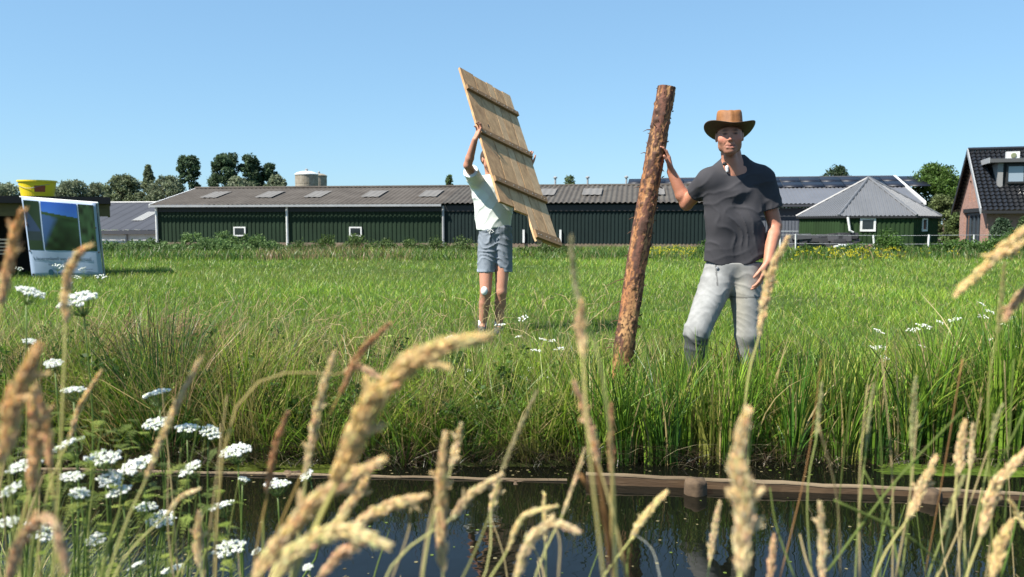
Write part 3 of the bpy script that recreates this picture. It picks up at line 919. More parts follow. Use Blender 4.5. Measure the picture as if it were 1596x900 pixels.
def tree(name, label, px, Y, ytop, ybot, wpx, col, n=2600, shape='round', seed=0, trunk=True, size=None, group=None, gz=-.4, cat='tree'):
    r = np.random.default_rng(seed + 100)
    top = P(px, ytop, Y)[2]; bot = P(px, ybot, Y)[2]; c0 = P(px, ybot, Y)
    Wd = wpx / FPX * Y
    root = thing(name, label, cat, (c0[0], Y, gz), group)
    H = top - bot
    blobs = []
    nb = 26
    for i in range(nb):
        t = (i + .5) / nb
        if shape == 'poplar': env = (math.sin(PI * (.16 + .74 * t)) ** .4) * 1.0
        elif shape == 'cone': env = (1 - t) ** .8
        elif shape == 'bush': env = math.cos(t * 1.35)
        else: env = math.sin(PI * (.25 + .68 * t)) ** .6 * 1.08
        rad = Wd * .5 * env
        br = Wd * (.11 + .12 * r.random()) * (.8 if shape != 'cone' else .6)
        for _ in range(3):
            a = r.random() * 6.28; q = max(0, rad - br * .55) * r.random() ** .35
            blobs.append(((c0[0] + q * math.cos(a), Y + q * math.sin(a), bot + H * t * .97), min(br, H * .25)))
    V, F, C = leafcloud(r, blobs, int(n * 2.4), size or max(.08, Y * .0016), None, col)
    part('crown', V, F, M_leaf, root, False, C)
    if trunk:
        m = MB(); tz = bot + H * .75
        tr = max(.08, Wd * .03)
        m.tube([(c0[0], Y, gz), (c0[0] + tr, Y, (gz + tz) / 2), (c0[0] - tr, Y, tz)], [tr * 1.3, tr, tr * .35], 7)
        for _ in range(7):
            b = blobs[r.integers(len(blobs))][0]; z = bot + (b[2] - bot) * .4
            m.tube([(c0[0], Y, max(gz + .5, z)), b], [tr * .5, tr * .15], 5)
        m.build('trunk', M_bark, root)
WIL = (.17, .20, .12); POP = (.065, .105, .052); GRN = (.07, .13, .022)
tree('willow_tree', 'greyish willow at the far left edge, cut by the frame', 6, 95, 289, 330, 60, WIL, 2200, seed=1)
tree('willow_tree', 'low greyish willow just right of the yellow tub', 112, 95, 286, 330, 66, WIL, 2600, seed=2)
tree('willow_tree', 'small willow between the tub willow and the tall pointed one', 152, 98, 288, 330, 44, WIL, 1800, seed=3)
tree('willow_tree', 'broad willow mass left of the pointed treetop', 192, 94, 274, 330, 60, (.14, .17, .09), 3200, seed=4)
tree('willow_tree', 'willow with the slender pointed top left of the first poplar', 233, 92, 257, 325, 42, (.15, .18, .10), 3200, shape='cone', seed=5)
tree('willow_tree', 'rounded willow directly left of the first poplar', 262, 90, 276, 325, 56, WIL, 2800, seed=6)
tree('poplar_tree', 'single dark poplar standing apart left of the group', 296, 100, 243, 330, 37, POP, 3400, shape='poplar', seed=7)
tree('poplar_tree', 'leftmost and widest dark poplar of the group of three', 353, 100, 240, 330, 50, POP, 4200, shape='poplar', seed=8)
tree('poplar_tree', 'middle dark poplar of the group of three', 391, 101, 243, 330, 40, POP, 3600, shape='poplar', seed=9)
tree('poplar_tree', 'right and lowest dark poplar of the group of three', 418, 102, 256, 330, 36, POP, 2800, shape='poplar', seed=10)
tree('willow_tree', 'low grey green willow between the poplars and the silos', 432, 94, 274, 325, 38, WIL, 1800, seed=11)
tree('willow_tree', 'low willow at the foot of the poplar group', 375, 93, 279, 325, 50, WIL, 1800, seed=12)
tree('young_tree', 'thin young treetop showing over the barn roof left of the board', 700, 80, 272, 310, 14, (.10, .15, .05), 220, seed=13, size=.12)
tree('young_tree', 'small wispy treetop over the barn roof right of the board', 888, 80, 273, 305, 20, (.10, .14, .06), 300, seed=14, size=.12)
tree('young_tree', 'small treetop peeking over the solar barn ridge', 1303, 92, 261, 300, 46, (.04, .065, .03), 1100, seed=15)
tree('broadleaf_tree', 'big bright green tree between the solar barn and the brick house', 1456, 72, 262, 345, 88, GRN, 6500, seed=16)
tree('willow_bush', 'loose olive bush in front of the big green tree beside the shed', 1468, 58, 305, 386, 56, (.11, .14, .05), 3600, seed=17, cat='bush')
tree('willow_bush', 'light green bush below the tree against the brick house wall', 1486, 52, 335, 390, 38, (.09, .13, .04), 2000, shape='bush', seed=18, cat='bush')
tree('garden_shrub', 'blue green shrub against the brick house front', 1560, 41, 342, 392, 46, (.06, .10, .055), 2400, shape='bush', seed=19, cat='shrub', size=.07)
tree('garden_shrub', 'shrub at the right edge in front of the brick house', 1596, 40, 338, 392, 40, (.075, .115, .045), 2000, shape='bush', seed=20, cat='shrub', size=.07)

def hump_row(name, specs, col, n, size, seed, kind='stuff'):
    """low weeds as one mass: specs of (px, ytop, wpx, Y)"""
    r = np.random.default_rng(seed); blobs = []
    for px, yt, wp, Y in specs:
        yt = yt + 6 * r.random() - 5; thin = r.random() < .35
        c = P(px, yt, Y); top = c[2]; g = float(ground_z(0, Y)); Wd = wp / FPX * Y
        for i in range(13):
            q = (r.random() - .5) * Wd; z = g + (top - g) * (r.random() ** .8) * max(.15, 1 - (abs(q) / Wd * 2) ** (1 if thin else 2))
            blobs.append(((c[0] + q, Y + (r.random() - .5) * 1.2, z + .1), .15 + .27 * r.random() ** 1.3))
    V, F, C = leafcloud(r, blobs, n, size, None, col, hollow=.2)
    part(name, V, F, M_leaf, None, False, C, kind)
hump_row('nettles', [(175, 391, 40, 36), (205, 388, 40, 37), (228, 386, 30, 38), (260, 379, 40, 38), (300, 371, 60, 39), (345, 368, 60, 40), (385, 369, 60, 40), (330, 380, 100, 36), (400, 379, 60, 37), (425, 385, 50, 38)], (.10, .165, .05), 24000, .055, 30)
hump_row('weeds', [(460, 383, 60, 40), (508, 371, 30, 41), (555, 373, 34, 41), (590, 385, 60, 40), (640, 383, 70, 40), (690, 379, 50, 40), (720, 375, 30, 39), (770, 387, 60, 38), (840, 389, 80, 36)], (.075, .12, .03), 13000, .05, 31)
hump_row('weeds', [(1390, 373, 40, 33), (1120, 389, 90, 33), (1240, 391, 80, 32), (1330, 391, 80, 32), (1440, 383, 90, 33), (1500, 381, 80, 33), (1560, 377, 80, 33), (1595, 367, 50, 34)], (.06, .12, .022), 17000, .05, 32)
def bank_herbs():
    r = np.random.default_rng(51)
    for nm, col, n, s in (('bank_herbs', (.10, .18, .025), 9000, .016), ('bank_herbs', (.20, .27, .04), 5000, .012), ('bank_herbs', (.045, .09, .018), 8000, .018)):
        blobs = []
        for i in range(150):
            px = -80 + (1060 if r.random() < .8 else 1750) * r.random(); y = 4.42 + 1.3 * r.random() ** 1.4; x = (px - 798) / FPX * y
            g = float(ground_z(x, y)); top = np.interp(px, [0, 300, 600, 950, 1600], [.46, .44, .34, .26, .24]) * (.5 + .7 * r.random())
            for _ in range(3): blobs.append(((x + (r.random() - .5) * .12, y + (r.random() - .5) * .08, g + top * (.35 + .65 * r.random())), .03 + .05 * r.random()))
        V, F, C = leafcloud(r, blobs, n, s, None, col, hollow=.1)
        part(nm, V, F, M_leaf, None, False, C, 'stuff')
bank_herbs()
def field_rim():
    r = np.random.default_rng(41); n = 26000
    y = 28 + 17 * r.random(n); x = (r.random(n) * 2 - 1) * .66 * y
    px = x / y * FPX + 798
    h = .20 + .28 * r.random(n)
    h *= 1 + .4 * noise2(x, y, .25)
    c = mixcol(n, [(.05, .12, .018), (.09, .15, .025), (.14, .14, .05), (.24, .17, .08)], [4, 3, 1.5, .6], .3, r)
    tan = (px > 400) & (px < 640) & (r.random(n) < .45); c[tan] = np.array([.26, .18, .09]) * (.7 + .5 * r.random((tan.sum(), 1)))
    h = np.where((px > 720) & (px < 1100), h * .75, h)
    blades('field_rim_grass', np.stack([x, y, ground_z(x, y)], 1), h, .022 + .015 * r.random(n), .3 + .4 * r.random(n), r.random(n) * 6.28, c, 2)
    # yellow flowering weeds
    fl = []
    for (a, b, y0, y1, k) in ((1010, 1085, 27, 30, 120), (1240, 1300, 25, 29, 35), (1290, 1400, 23, 28, 120), (1100, 1600, 22, 30, 40)):
        px = a + (b - a) * r.random(k); y = y0 + (y1 - y0) * r.random(k); x = (px - 798) / FPX * y
        z = ground_z(x, y) + .22 + .28 * r.random(k)
        fl.append(np.stack([x, y, z], 1))
    Pn = np.concatenate(fl); k = len(Pn)
    V, F, C = leafcloud(r, [(tuple(p), .05) for p in Pn], k * 7, .018, None, (.55, .48, .02), hollow=.1)
    part('yellow_wildflowers', V, F, M_leaf, None, False, C, 'stuff')
field_rim()

# ---------------------------------------------------------------- shelter, banner and tub at the left
def shelter():
    # its front faces the camera; local x along the front, y into the depth
    c0 = P(174, 400, 18.9); c0[2] = 0
    dv = np.array([c0[0], c0[1], 0.]); dv /= np.linalg.norm(dv); uv = np.array([dv[1], -dv[0], 0])
    root = thing('timber_shelter', 'low dark timber shelter with flat roof and ochre fascia behind the banner', 'shelter', (c0[0] - 1.5, 18.2, -.1))
    def bx(name, x, y, z, sx, sy, sz, m_, par=root):
        m = MB(); m.box(c0 + uv * x + dv * y + UP * z, uv * sx, dv * sy, UP * sz); return m.build(name, m_, par)
    zr = P(174, 308, 18.9)[2]; zf = zr - .15; zb = zf - .28; L_ = 4.2; g = -.2
    Mw = mat('dark_timber', (.018, .013, .010), rough=.9, var=.4, stretch=(1, 1, 8), vscale=4)
    Mo = mat('ochre_board', (.13, .095, .03), rough=.8, var=.3, stretch=(.3, 1, 3), vscale=5)
    bx('roof', -L_ - .1, -.25, zf, L_ + .12, 2.6, .15, mat('roof_felt', (.012, .012, .013), rough=.95))
    bx('fascia', -L_, -.12, zb, L_, .05, .276, Mo)
    bx('fascia', -.05, -.06, zb, .05, 2.3, .276, Mo)
    bx('back_wall', -L_, 2.2, g, L_ - .35, .06, zf - g - .01, Mw)
    for i in range(7): bx('board', -.36, .05 + i * .3, g, .04, .285, zf - g - .01, Mw)
    for x in (-L_ + .1, -2.75, -1.5, -.34): bx('post', x, -.04, g, .12, .085, zb - g, Mw)
    p = P(8, 396, 17.6)
    b = thing('pallet_stack', 'stack of pale wooden slats under the left end of the shelter', 'pallet', p)
    mp_ = mat('pale_pallet_wood', (.32, .28, .22), rough=.9, var=.3)
    for i in range(5): box_part('slat', p + np.array([-.35, 0, i * .075 - .02]), uv * .55, dv * .4, (0, 0, .03), mp_, b)
    return zr
SHELTER_TOP = shelter()

def text_mesh(body, size, m, parent, fn, name='lettering'):
    cu = bpy.data.curves.new('lettering', 'FONT'); cu.body = body; cu.size = size; cu.extrude = .0006
    cu.space_character = .95
    ob = bpy.data.objects.new('lettering', cu)
    dg = bpy.context.evaluated_depsgraph_get()
    COL.objects.link(ob); dg.update()
    me = bpy.data.meshes.new_from_object(ob.evaluated_get(dg))
    bpy.data.objects.remove(ob)
    n = len(me.vertices); co = np.empty(n * 3, np.float32); me.vertices.foreach_get('co', co); co = co.reshape(-1, 3)
    V = np.array([fn(p[0], p[1], p[2]) for p in co]) - wloc(parent)
    me.vertices.foreach_set('co', V.astype(np.float32).ravel()); me.materials.clear(); me.materials.append(m); me.update()
    o = link(name, me, None, parent); o['kind'] = 'stuff'
    return o

def banner():
    Y = 17.2
    TL, TR, BL, BR = P(33, 308, Y), P(149, 317, Y), P(50, 433, Y + .35), P(161, 432, Y + .35)
    TL[1] = Y; TR[1] = Y
    root = thing('information_banner', 'white information banner with three landscape photos tied in front of the shelter', 'banner', (BL + BR) / 2)
    def at(s, t, off=0.0):
        """s across 0..1, t down 0..1, slightly billowing sheet"""
        a = TL + (TR - TL) * s; b = BL + (BR - BL) * s
        p = a + (b - a) * t
        p = p + np.array([0, -.035 * math.sin(PI * s) * math.sin(PI * t) + .012 * math.sin(9 * s + 4 * t), 0])
        return p + np.array([0, -off, 0])
    def sheet(name, s0, s1, t0, t1, off, m, col=None, n=(16, 16), label=None, colf=None):
        S = np.linspace(s0, s1, n[0]); T = np.linspace(t0, t1, n[1])
        V = [at(s, t, off) for t in T for s in S]
        F = [(j * n[0] + i, j * n[0] + i + 1, (j + 1) * n[0] + i + 1, (j + 1) * n[0] + i) for j in range(n[1] - 1) for i in range(n[0] - 1)]
        C = None
        if colf is not None: C = [colf((s - s0) / (s1 - s0), (t - t0) / (t1 - t0)) for t in T for s in S]
        return part(name, V, F, m, root, True, C, None, label)
    Mc = mat('banner_cloth', (.28, .36, .50), rough=.6, var=.08)  # white sheet; its blue-grey shade is put into the cloth colour
    o = sheet('sheet', 0, 1, 0, 1, 0, Mc)
    sm = o.modifiers.new('thickness', 'SOLIDIFY'); sm.thickness = .004; sm.offset = 1
    Mp = mat('printed_photo', attr=True, rough=.45)
    def meadow(seed, sky_t, water):
        def f(s, t):
            hz = sky_t + .10 * s
            if t < hz: return (.02 + .06 * t, .09 + .16 * t, .42 + .1 * t)
            if t < hz + .06: return (.02, .05, .015)
            wt = max(0, min(1, (.50 - s - .9 * abs(t - (.46 - .25 * s))) * 5)) if water else 0
            k = .7 + .5 * float(noise(np.array([[s * 6 + seed, t * 9, 0.]]))[0])
            return (.018 * k * (1 - wt) + .03 * wt, .05 * k * (1 - wt) + .075 * wt, .018 * k * (1 - wt) + .19 * wt)
        return f
    sheet('printed_photo', .02, .225, .03, .645, .004, Mp, n=(30, 60), label='left photo, dark bank and blue water', colf=lambda s, t: ((.012, .03, .014) if t < .12 + .5 * s or t > .8 else (.02, .04, .09) if t < .62 else (.014, .026, .035)))
    sheet('printed_photo', .25, .735, .03, .645, .004, Mp, n=(50, 60), label='middle photo, blue sky over meadow and ditch', colf=meadow(1, .20, True))
    sheet('printed_photo', .755, .965, .03, .645, .004, Mp, n=(30, 60), label='right photo, green reeds', colf=lambda s, t: tuple(np.array([.022, .055, .022]) * (.8 + .7 * float(noise(np.array([[s * 5, t * 7, 4.]]))[0]))))
    uu = (BR - BL); W_ = np.linalg.norm(uu); uu /= W_; vv = (TL - BL); vv /= np.linalg.norm(vv)
    Mt = mat('dark_blue_print', (.012, .06, .10), rough=.5); Mt2 = mat('grey_blue_print', (.05, .09, .15), rough=.5)
    HH = np.linalg.norm(TL - BL)
    def on(s, t):
        return lambda x, y, z: at(s + x / W_, t - y / HH, .007 + z)
    text_mesh("'t boerenland van ons allemaal", .107, Mt, root, on(.055, .775))
    text_mesh('Samen werken aan het landschap', .048, Mt2, root, on(.26, .84))
    text_mesh('landschap', .06, Mt2, root, on(.36, .955))
    for k, s in enumerate(('natuur en', 'boeren in', 'de polder')):
        text_mesh(s, .04, Mt2, root, on(.77, .90 + .035 * k))
    m = MB()
    m.lathe((0, 0, 0), [(.055, 0), (.055, .004)], 16)
    V = np.concatenate(m.V); V = V[:, 0:1] * uu + V[:, 1:2] * vv * 1.2 + V[:, 2:3] * np.array([0, -1., 0]) + at(.285, .93, .012)
    part('emblem', V, m.F, Mt, root)
    for s, t in ((.02, .66), (.98, .66), (.97, .33), (.03, .33), (.03, .96), (.97, .96)):
        m = MB(); m.lathe((0, 0, 0), [(.018, 0), (.018, .006), (.009, .007)], 10)
        V = np.concatenate(m.V); V = V[:, [0, 2, 1]] * np.array([1, -1, 1]) + at(s, t, .008)
        part('eyelet', V, m.F, M_black, root)
    # the two poles and the bar carrying it
    for s in (0.0, 1.0):
        a, b = at(s, 0), at(s, 1.05); m = MB(); m.tube([a + [0, .06, .02], b + [0, .06, -.1]], .02, 6); m.build('pole', M_grey, root)
    m = MB(); m.tube([at(-.03, -.005) + [0, .035, 0], at(1.02, -.005) + [0, .035, 0]], .022, 6); m.build('crossbar', M_white, root)
banner()

def tub():
    Y = 18.6
    c = P(59, 308, Y); c[2] = SHELTER_TOP + .002
    root = thing('yellow_tub', 'yellow plastic mortar tub standing on the shelter roof above the banner', 'tub', c)
    r1, r0 = 27 / FPX * Y, 22.5 / FPX * Y; H = 25 / FPX * Y
    My = mat('yellow_plastic', (.75, .56, .015), rough=.35, spec=.5)
    m = MB(); m.lathe(c, [(r0 * .98, 0), (r0, .01), (r1 * .97, H * .9), (r1 * 1.03, H * .91), (r1 * 1.03, H), (r1 * .98, H), (r1 * .93, H * .88), (r0 * .93, .02)], 40)
    m.build('bucket', My, root, smooth=False)
    def onside(a, z, off=.004):
        r_ = r0 + (r1 * .97 - r0) * z / (H * .9) + off
        return np.array([c[0] + r_ * math.sin(a), c[1] - r_ * math.cos(a), c[2] + z])
    V = []; F = []
    A = np.linspace(.35, .95, 8)
    for a in A: V.append(onside(a, H * .28)); V.append(onside(a, H * .66))
    F = [(2 * i, 2 * i + 2, 2 * i + 3, 2 * i + 1) for i in range(7)]
    part('red_badge', V, F, mat('red_print', (.30, .06, .02), rough=.5), root)
    m = MB(); m.tube([onside(a, H * (.75 - .25 * math.sin((a + 1.2) * 1.3) ** 2), .012) for a in np.linspace(-1.2, 1.2, 20)], .004, 5); m.build('handle', M_grey, root)
tub()

# ---------------------------------------------------------------- implicit surfaces for the figures
class Sdf:
    def __init__(s, lo, hi, h):
        s.lo = np.array(lo, float); s.h = h
        s.n = np.ceil((np.array(hi) - s.lo) / h).astype(int) + 1
        s.F = np.full(tuple(s.n), .2, np.float32)
        s.ax = [s.lo[i] + h * np.arange(s.n[i]) for i in range(3)]
    def sub(s, lo, hi):
        a = np.clip(np.floor((np.array(lo) - s.lo) / s.h).astype(int), 0, s.n)
        b = np.clip(np.ceil((np.array(hi) - s.lo) / s.h).astype(int) + 1, 0, s.n)
        sl = tuple(slice(a[i], b[i]) for i in range(3))
        X = s.ax[0][sl[0]][:, None, None]; Y = s.ax[1][sl[1]][None, :, None]; Z = s.ax[2][sl[2]][None, None, :]
        return sl, X, Y, Z
    def smin(s, sl, d, k):
        f = s.F[sl]
        if f.size == 0: return
        if k > 0:
            hh = np.clip(.5 + .5 * (f - d) / k, 0, 1)
            s.F[sl] = f * (1 - hh) + d * hh - k * hh * (1 - hh)
        else: s.F[sl] = np.minimum(f, d)
    def cone(s, a, b, ra, rb, k=.02, sy=1.0, cut=False):
        """rounded cone from a to b; sy squashes it front to back"""
        a = np.array(a, float); b = np.array(b, float)
        R = max(ra, rb) + max(k, .01) + .03
        sl, X, Y, Z = s.sub(np.minimum(a, b) - R, np.maximum(a, b) + R)
        y0 = (a[1] + b[1]) / 2
        Yq = Y if sy == 1 else (Y - y0) / sy
        ay = a[1] if sy == 1 else (a[1] - y0) / sy; by = b[1] if sy == 1 else (b[1] - y0) / sy
        d = np.array([b[0] - a[0], by - ay, b[2] - a[2]]); L2 = d.dot(d) + 1e-12
        px, py, pz = X - a[0], Yq - ay, Z - a[2]
        t = np.clip((px * d[0] + py * d[1] + pz * d[2]) / L2, 0, 1)
        q = np.sqrt((px - d[0] * t) ** 2 + (py - d[1] * t) ** 2 + (pz - d[2] * t) ** 2) - (ra + (rb - ra) * t)
        if cut: s.smax(sl, -q, k)
        else: s.smin(sl, q.astype(np.float32), k)
    def smax(s, sl, d, k):
        f = s.F[sl]
        hh = np.clip(.5 - .5 * (f - d) / k, 0, 1) if k > 0 else (d > f).astype(np.float32)
        s.F[sl] = f * (1 - hh) + d * hh + (k * hh * (1 - hh) if k > 0 else 0)
    def ell(s, c, r, R=None, k=.02, cut=False):
        c = np.array(c, float); r = np.array(r, float)
        m = r.max() + max(k, .01) + .02
        sl, X, Y, Z = s.sub(c - m, c + m)
        px, py, pz = X - c[0], Y - c[1], Z - c[2]
        if R is None: R = np.eye(3)
        u = (px * R[0, 0] + py * R[1, 0] + pz * R[2, 0]) / r[0]
        v = (px * R[0, 1] + py * R[1, 1] + pz * R[2, 1]) / r[1]
        w_ = (px * R[0, 2] + py * R[1, 2] + pz * R[2, 2]) / r[2]
        q0 = np.sqrt(u * u + v * v + w_ * w_) + 1e-9
        q1 = np.sqrt((u / r[0]) ** 2 + (v / r[1]) ** 2 + (w_ / r[2]) ** 2) + 1e-9
        q = (q0 * (q0 - 1) / q1).astype(np.float32)
        if cut: s.smax(sl, -q, k)
        else: s.smin(sl, q, k)
    def plane(s, p, n, k=.004):
        """keep the side the normal points away from"""
        n = np.array(n, float); n /= np.linalg.norm(n)
        d = ((s.ax[0][:, None, None] - p[0]) * n[0] + (s.ax[1][None, :, None] - p[1]) * n[1] + (s.ax[2][None, None, :] - p[2]) * n[2]).astype(np.float32)
        s.smax((slice(None),) * 3, d, k)
    def displace(s, fn, band=.03):
        """fn(points) -> offset added to the distance (negative = outwards)"""
        I = np.nonzero(np.abs(s.F) < band)
        Pn = np.stack([s.ax[i][I[i]] for i in range(3)], 1)
        s.F[I] += fn(Pn).astype(np.float32)
    def mesh(s):
        F = s.F; neg = F < 0
        n = s.n
        c = np.zeros(tuple(n - 1), np.int8)
        for dx in (0, 1):
            for dy in (0, 1):
                for dz in (0, 1):
                    c += neg[dx:n[0] - 1 + dx, dy:n[1] - 1 + dy, dz:n[2] - 1 + dz]
        act = np.nonzero((c > 0) & (c < 8)); na = len(act[0])
        idx = np.full(tuple(n - 1), -1, np.int32); idx[act] = np.arange(na)
        acc = np.zeros((na, 3)); cnt = np.zeros(na)
        corners = [(0, 0, 0), (1, 0, 0), (0, 1, 0), (1, 1, 0), (0, 0, 1), (1, 0, 1), (0, 1, 1), (1, 1, 1)]
        val = [F[act[0] + a, act[1] + b, act[2] + d_] for a, b, d_ in corners]
        for i in range(8):
            for j in range(i + 1, 8):
                df = [corners[j][k] - corners[i][k] for k in range(3)]
                if sum(abs(v) for v in df) != 1: continue
                x = (val[i] < 0) != (val[j] < 0)
                t = val[i] / (val[i] - val[j] + 1e-20)
                p = np.array(corners[i])[None] + t[:, None] * np.array(df)[None]
                acc[x] += p[x]; cnt[x] += 1
        V = (np.stack(act, 1) + acc / np.maximum(cnt, 1)[:, None]) * s.h + s.lo
        quads = []
        for ax in range(3):
            A = [slice(None)] * 3; B = [slice(None)] * 3
            A[ax] = slice(0, n[ax] - 1); B[ax] = slice(1, n[ax])
            for o in range(3):
                if o != ax:
                    A[o] = slice(1, n[o] - 1); B[o] = slice(1, n[o] - 1)
            a, b = neg[tuple(A)], neg[tuple(B)]
            for flip, mk in ((False, a & ~b), (True, ~a & b)):
                I = np.stack(np.nonzero(mk), 1)
                o1, o2 = [(1, 2), (2, 0), (0, 1)][ax]
                I[:, o1] += 1; I[:, o2] += 1
                def g(d1, d2):
                    J = I.copy(); J[:, o1] += d1; J[:, o2] += d2
                    return idx[J[:, 0], J[:, 1], J[:, 2]]
                q = np.stack([g(-1, -1), g(0, -1), g(0, 0), g(-1, 0)], 1)
                if flip: q = q[:, ::-1]
                quads.append(q)
        Q = np.concatenate(quads); Q = Q[(Q >= 0).all(1)]
        return V, Q

def rotm(yaw, pitch, roll=0.0):
    """columns: right (as the camera sees it), face direction, up. yaw 0 looks at the camera (-Y)"""
    cy, sy_ = math.cos(yaw), math.sin(yaw)
    fwd = np.array([sy_, -cy, 0]); rgt = np.array([cy, sy_, 0])
    up = np.array([0, 0, 1.0])
    f2 = fwd * math.cos(pitch) + up * math.sin(pitch); u2 = up * math.cos(pitch) - fwd * math.sin(pitch)
    r3 = rgt * math.cos(roll) + u2 * math.sin(roll); u3 = u2 * math.cos(roll) - rgt * math.sin(roll)
    return np.stack([r3, f2, u3], 1)

def head_sdf(G, C, R, s=1.0):
    def T(p): return C + R @ (np.array(p, float) * s)
    G.ell(T((0, -.014, .028)), np.array((.072, .092, .088)) * s, R, .01)
    G.ell(T((0, .026, -.030)), np.array((.061, .064, .079)) * s, R, .03)
    G.ell(T((0, .056, -.092)), np.array((.028, .024, .019)) * s, R, .028)
    for q in (-1, 1):
        G.ell(T((q * .045, .012, -.058)), np.array((.017, .027, .025)) * s, R, .025)
        G.ell(T((q * .043, .054, -.022)), np.array((.022, .020, .020)) * s, R, .024)
        G.ell(T((q * .030, .092, .006)), np.array((.017, .012, .009)) * s, R, .010, cut=True)
        G.ell(T((q * .030, .074, .005)), np.array((.013, .012, .010)) * s, R, .004)
    G.cone(T((-.034, .076, .024)), T((.034, .076, .024)), .010 * s, .010 * s, .014)
    G.cone(T((0, .082, .012)), T((0, .099, -.027)), .0065 * s, .0105 * s, .010)
    for q in (-1, 1): G.ell(T((q * .011, .088, -.032)), np.array((.007, .009, .006)) * s, R, .006)
    G.cone(T((-.024, .076, -.056)), T((0, .082, -.058)), .005 * s, .006 * s, .008); G.cone(T((0, .082, -.058)), T((.024, .076, -.056)), .006 * s, .005 * s, .008)
    G.cone(T((-.018, .080, -.071)), T((.018, .080, -.071)), .007 * s, .007 * s, .008)
    G.cone(T((-.025, .084, -.0615)), T((0, .090, -.0655)), .0025 * s, .0042 * s, .003, cut=True); G.cone(T((0, .090, -.0655)), T((.025, .084, -.0615)), .0042 * s, .0025 * s, .003, cut=True)
    for q in (-1, 1):
        G.cone(T((q * .017, .090, -.034)), T((q * .031, .074, -.058)), .0022 * s, .0018 * s, .006, cut=True)
        G.ell(T((q * .074, -.008, -.004)), np.array((.007, .017, .027)) * s, R, .008)
        G.ell(T((q * .083, .000, -.004)), np.array((.005, .009, .017)) * s, R, .004, cut=True)

def hand_sdf(G, wr, d, side, curl, spread=.10, s=1.0, thumb_out=.9, thumb_curl=.2, palm_flat=True):
    """wr wrist, d finger direction, side = direction of the thumb; fingers curl about the palm normal"""
    d = np.array(d, float); d /= np.linalg.norm(d)
    side = np.array(side, float); side -= d * side.dot(d); side /= np.linalg.norm(side)
    nrm = np.cross(side, d)                     # curl goes towards nrm
    if curl < 0: nrm = -nrm
    curl = abs(curl)
    offs = [.027, .009, -.009, -.026]; lens = [.088, .095, .090, .078]
    fl = [(.040, .025, .020), (.045, .028, .022), (.042, .026, .021), (.033, .020, .018)]
    out = []
    for i in range(4):
        k = wr + d * lens[i] * s + side * offs[i] * s
        G.cone(wr + side * offs[i] * .55 * s + d * .006, k, .014 * s, .0112 * s, .010)
        dd = d + side * (offs[i] / .027 * spread); dd /= np.linalg.norm(dd)
        p = k; ang = 0; rr = [.0094, .0086, .0078, .0068]
        for j in range(3):
            ang += curl * (.55 + .12 * i) if j == 0 else curl * (.8 + .06 * i)
            v = dd * math.cos(ang) + nrm * math.sin(ang)
            q = p + v * fl[i][j] * s
            G.cone(p, q, rr[j] * s, rr[j + 1] * s, .0035)
            p = q
        out.append(p)
    a = wr + d * .022 * s + side * .020 * s + nrm * .004
    tdir = d * (1 - .45 * thumb_out) + side * thumb_out * .8 + nrm * .25; tdir /= np.linalg.norm(tdir)
    b = a + tdir * .042 * s; t2 = tdir * .8 + d * .5 + nrm * thumb_curl; t2 /= np.linalg.norm(t2); c = b + t2 * .032 * s
    t3 = t2 * .8 + d * .3 + nrm * thumb_curl; t3 /= np.linalg.norm(t3); e = c + t3 * .025 * s
    G.cone(a, b, .015 * s, .0115 * s, .012); G.cone(b, c, .0112 * s, .0098 * s, .003); G.cone(c, e, .0098 * s, .0078 * s, .003)
    return out

M_skin = mat('skin', attr=True, rough=.55, spec=.4, var=.10, vscale=30, bump=.0012, bscale=180)
M_skin.node_tree.nodes['Principled BSDF'].inputs['Subsurface Weight'].default_value = .08
M_skin.node_tree.nodes['Principled BSDF'].inputs['Subsurface Radius'].default_value = (.01, .004, .002)
M_cloth = mat('cotton_cloth', attr=True, rough=.9, spec=.2, var=.12, vscale=6, bump=.0005, bscale=260)
M_denim = mat('denim', attr=True, rough=.9, spec=.2, var=.22, vscale=14, bump=.0007, bscale=320)

def skin_colors(V, C, R, s=1.0, base=(.47, .215, .14), stubble=True):
    q = (V - C) @ R / s
    col = np.tile(np.array(base), (len(V), 1))
    col *= (1 + .10 * noise(V, 22))[:, None]
    def spot(c, r):
        d = np.linalg.norm((q - np.array(c)) / np.array(r), axis=1); return np.clip(1.3 - d, 0, 1)[:, None]
    red = np.array([.52, .17, .12])
    for c, r in (((.042, .07, -.022), (.024, .03, .022)), ((-.042, .07, -.022), (.024, .03, .022)), ((0, .11, -.025), (.016, .02, .016))):
        w_ = spot(c, r) * .5; col = col * (1 - w_) + red * w_
    if stubble:
        m = ((q[:, 2] < -.045) & (q[:, 2] > -.125) & (q[:, 1] > -.01) & (np.abs(q[:, 0]) < .08))
        w_ = np.clip((-.045 - q[:, 2]) / .02, 0, 1)[:, None] * m[:, None] * .38
        col = col * (1 - w_) + np.array([.22, .12, .085]) * w_
    w_ = spot((0, .092, -.0645), (.024, .02, .011)) * .75; col = col * (1 - w_) + np.array([.36, .11, .09]) * w_
    w_ = spot((0, .096, -.0645), (.026, .018, .0045)); col = col * (1 - w_) + np.array([.05, .018, .015]) * w_
    w_ = spot((.0, .09, -.0625), (.017, .016, .0030)) * .0; col = col * (1 - w_) + np.array([.30, .20, .16]) * w_
    for sx in (-1, 1):
        w_ = spot((sx * .024, .078, -.0595), (.006, .012, .005)) * .7; col = col * (1 - w_) + np.array([.14, .04, .03]) * w_
        w_ = spot((sx * .031, .085, .024), (.022, .02, .0065)) * .95; col = col * (1 - w_) + np.array([.10, .05, .03]) * w_
        w_ = spot((sx * .030, .088, .006), (.017, .016, .0065)) * 1.0; col = col * (1 - w_) + np.array([.035, .02, .016]) * w_  # eye sockets: shade painted into the skin colour
    return col

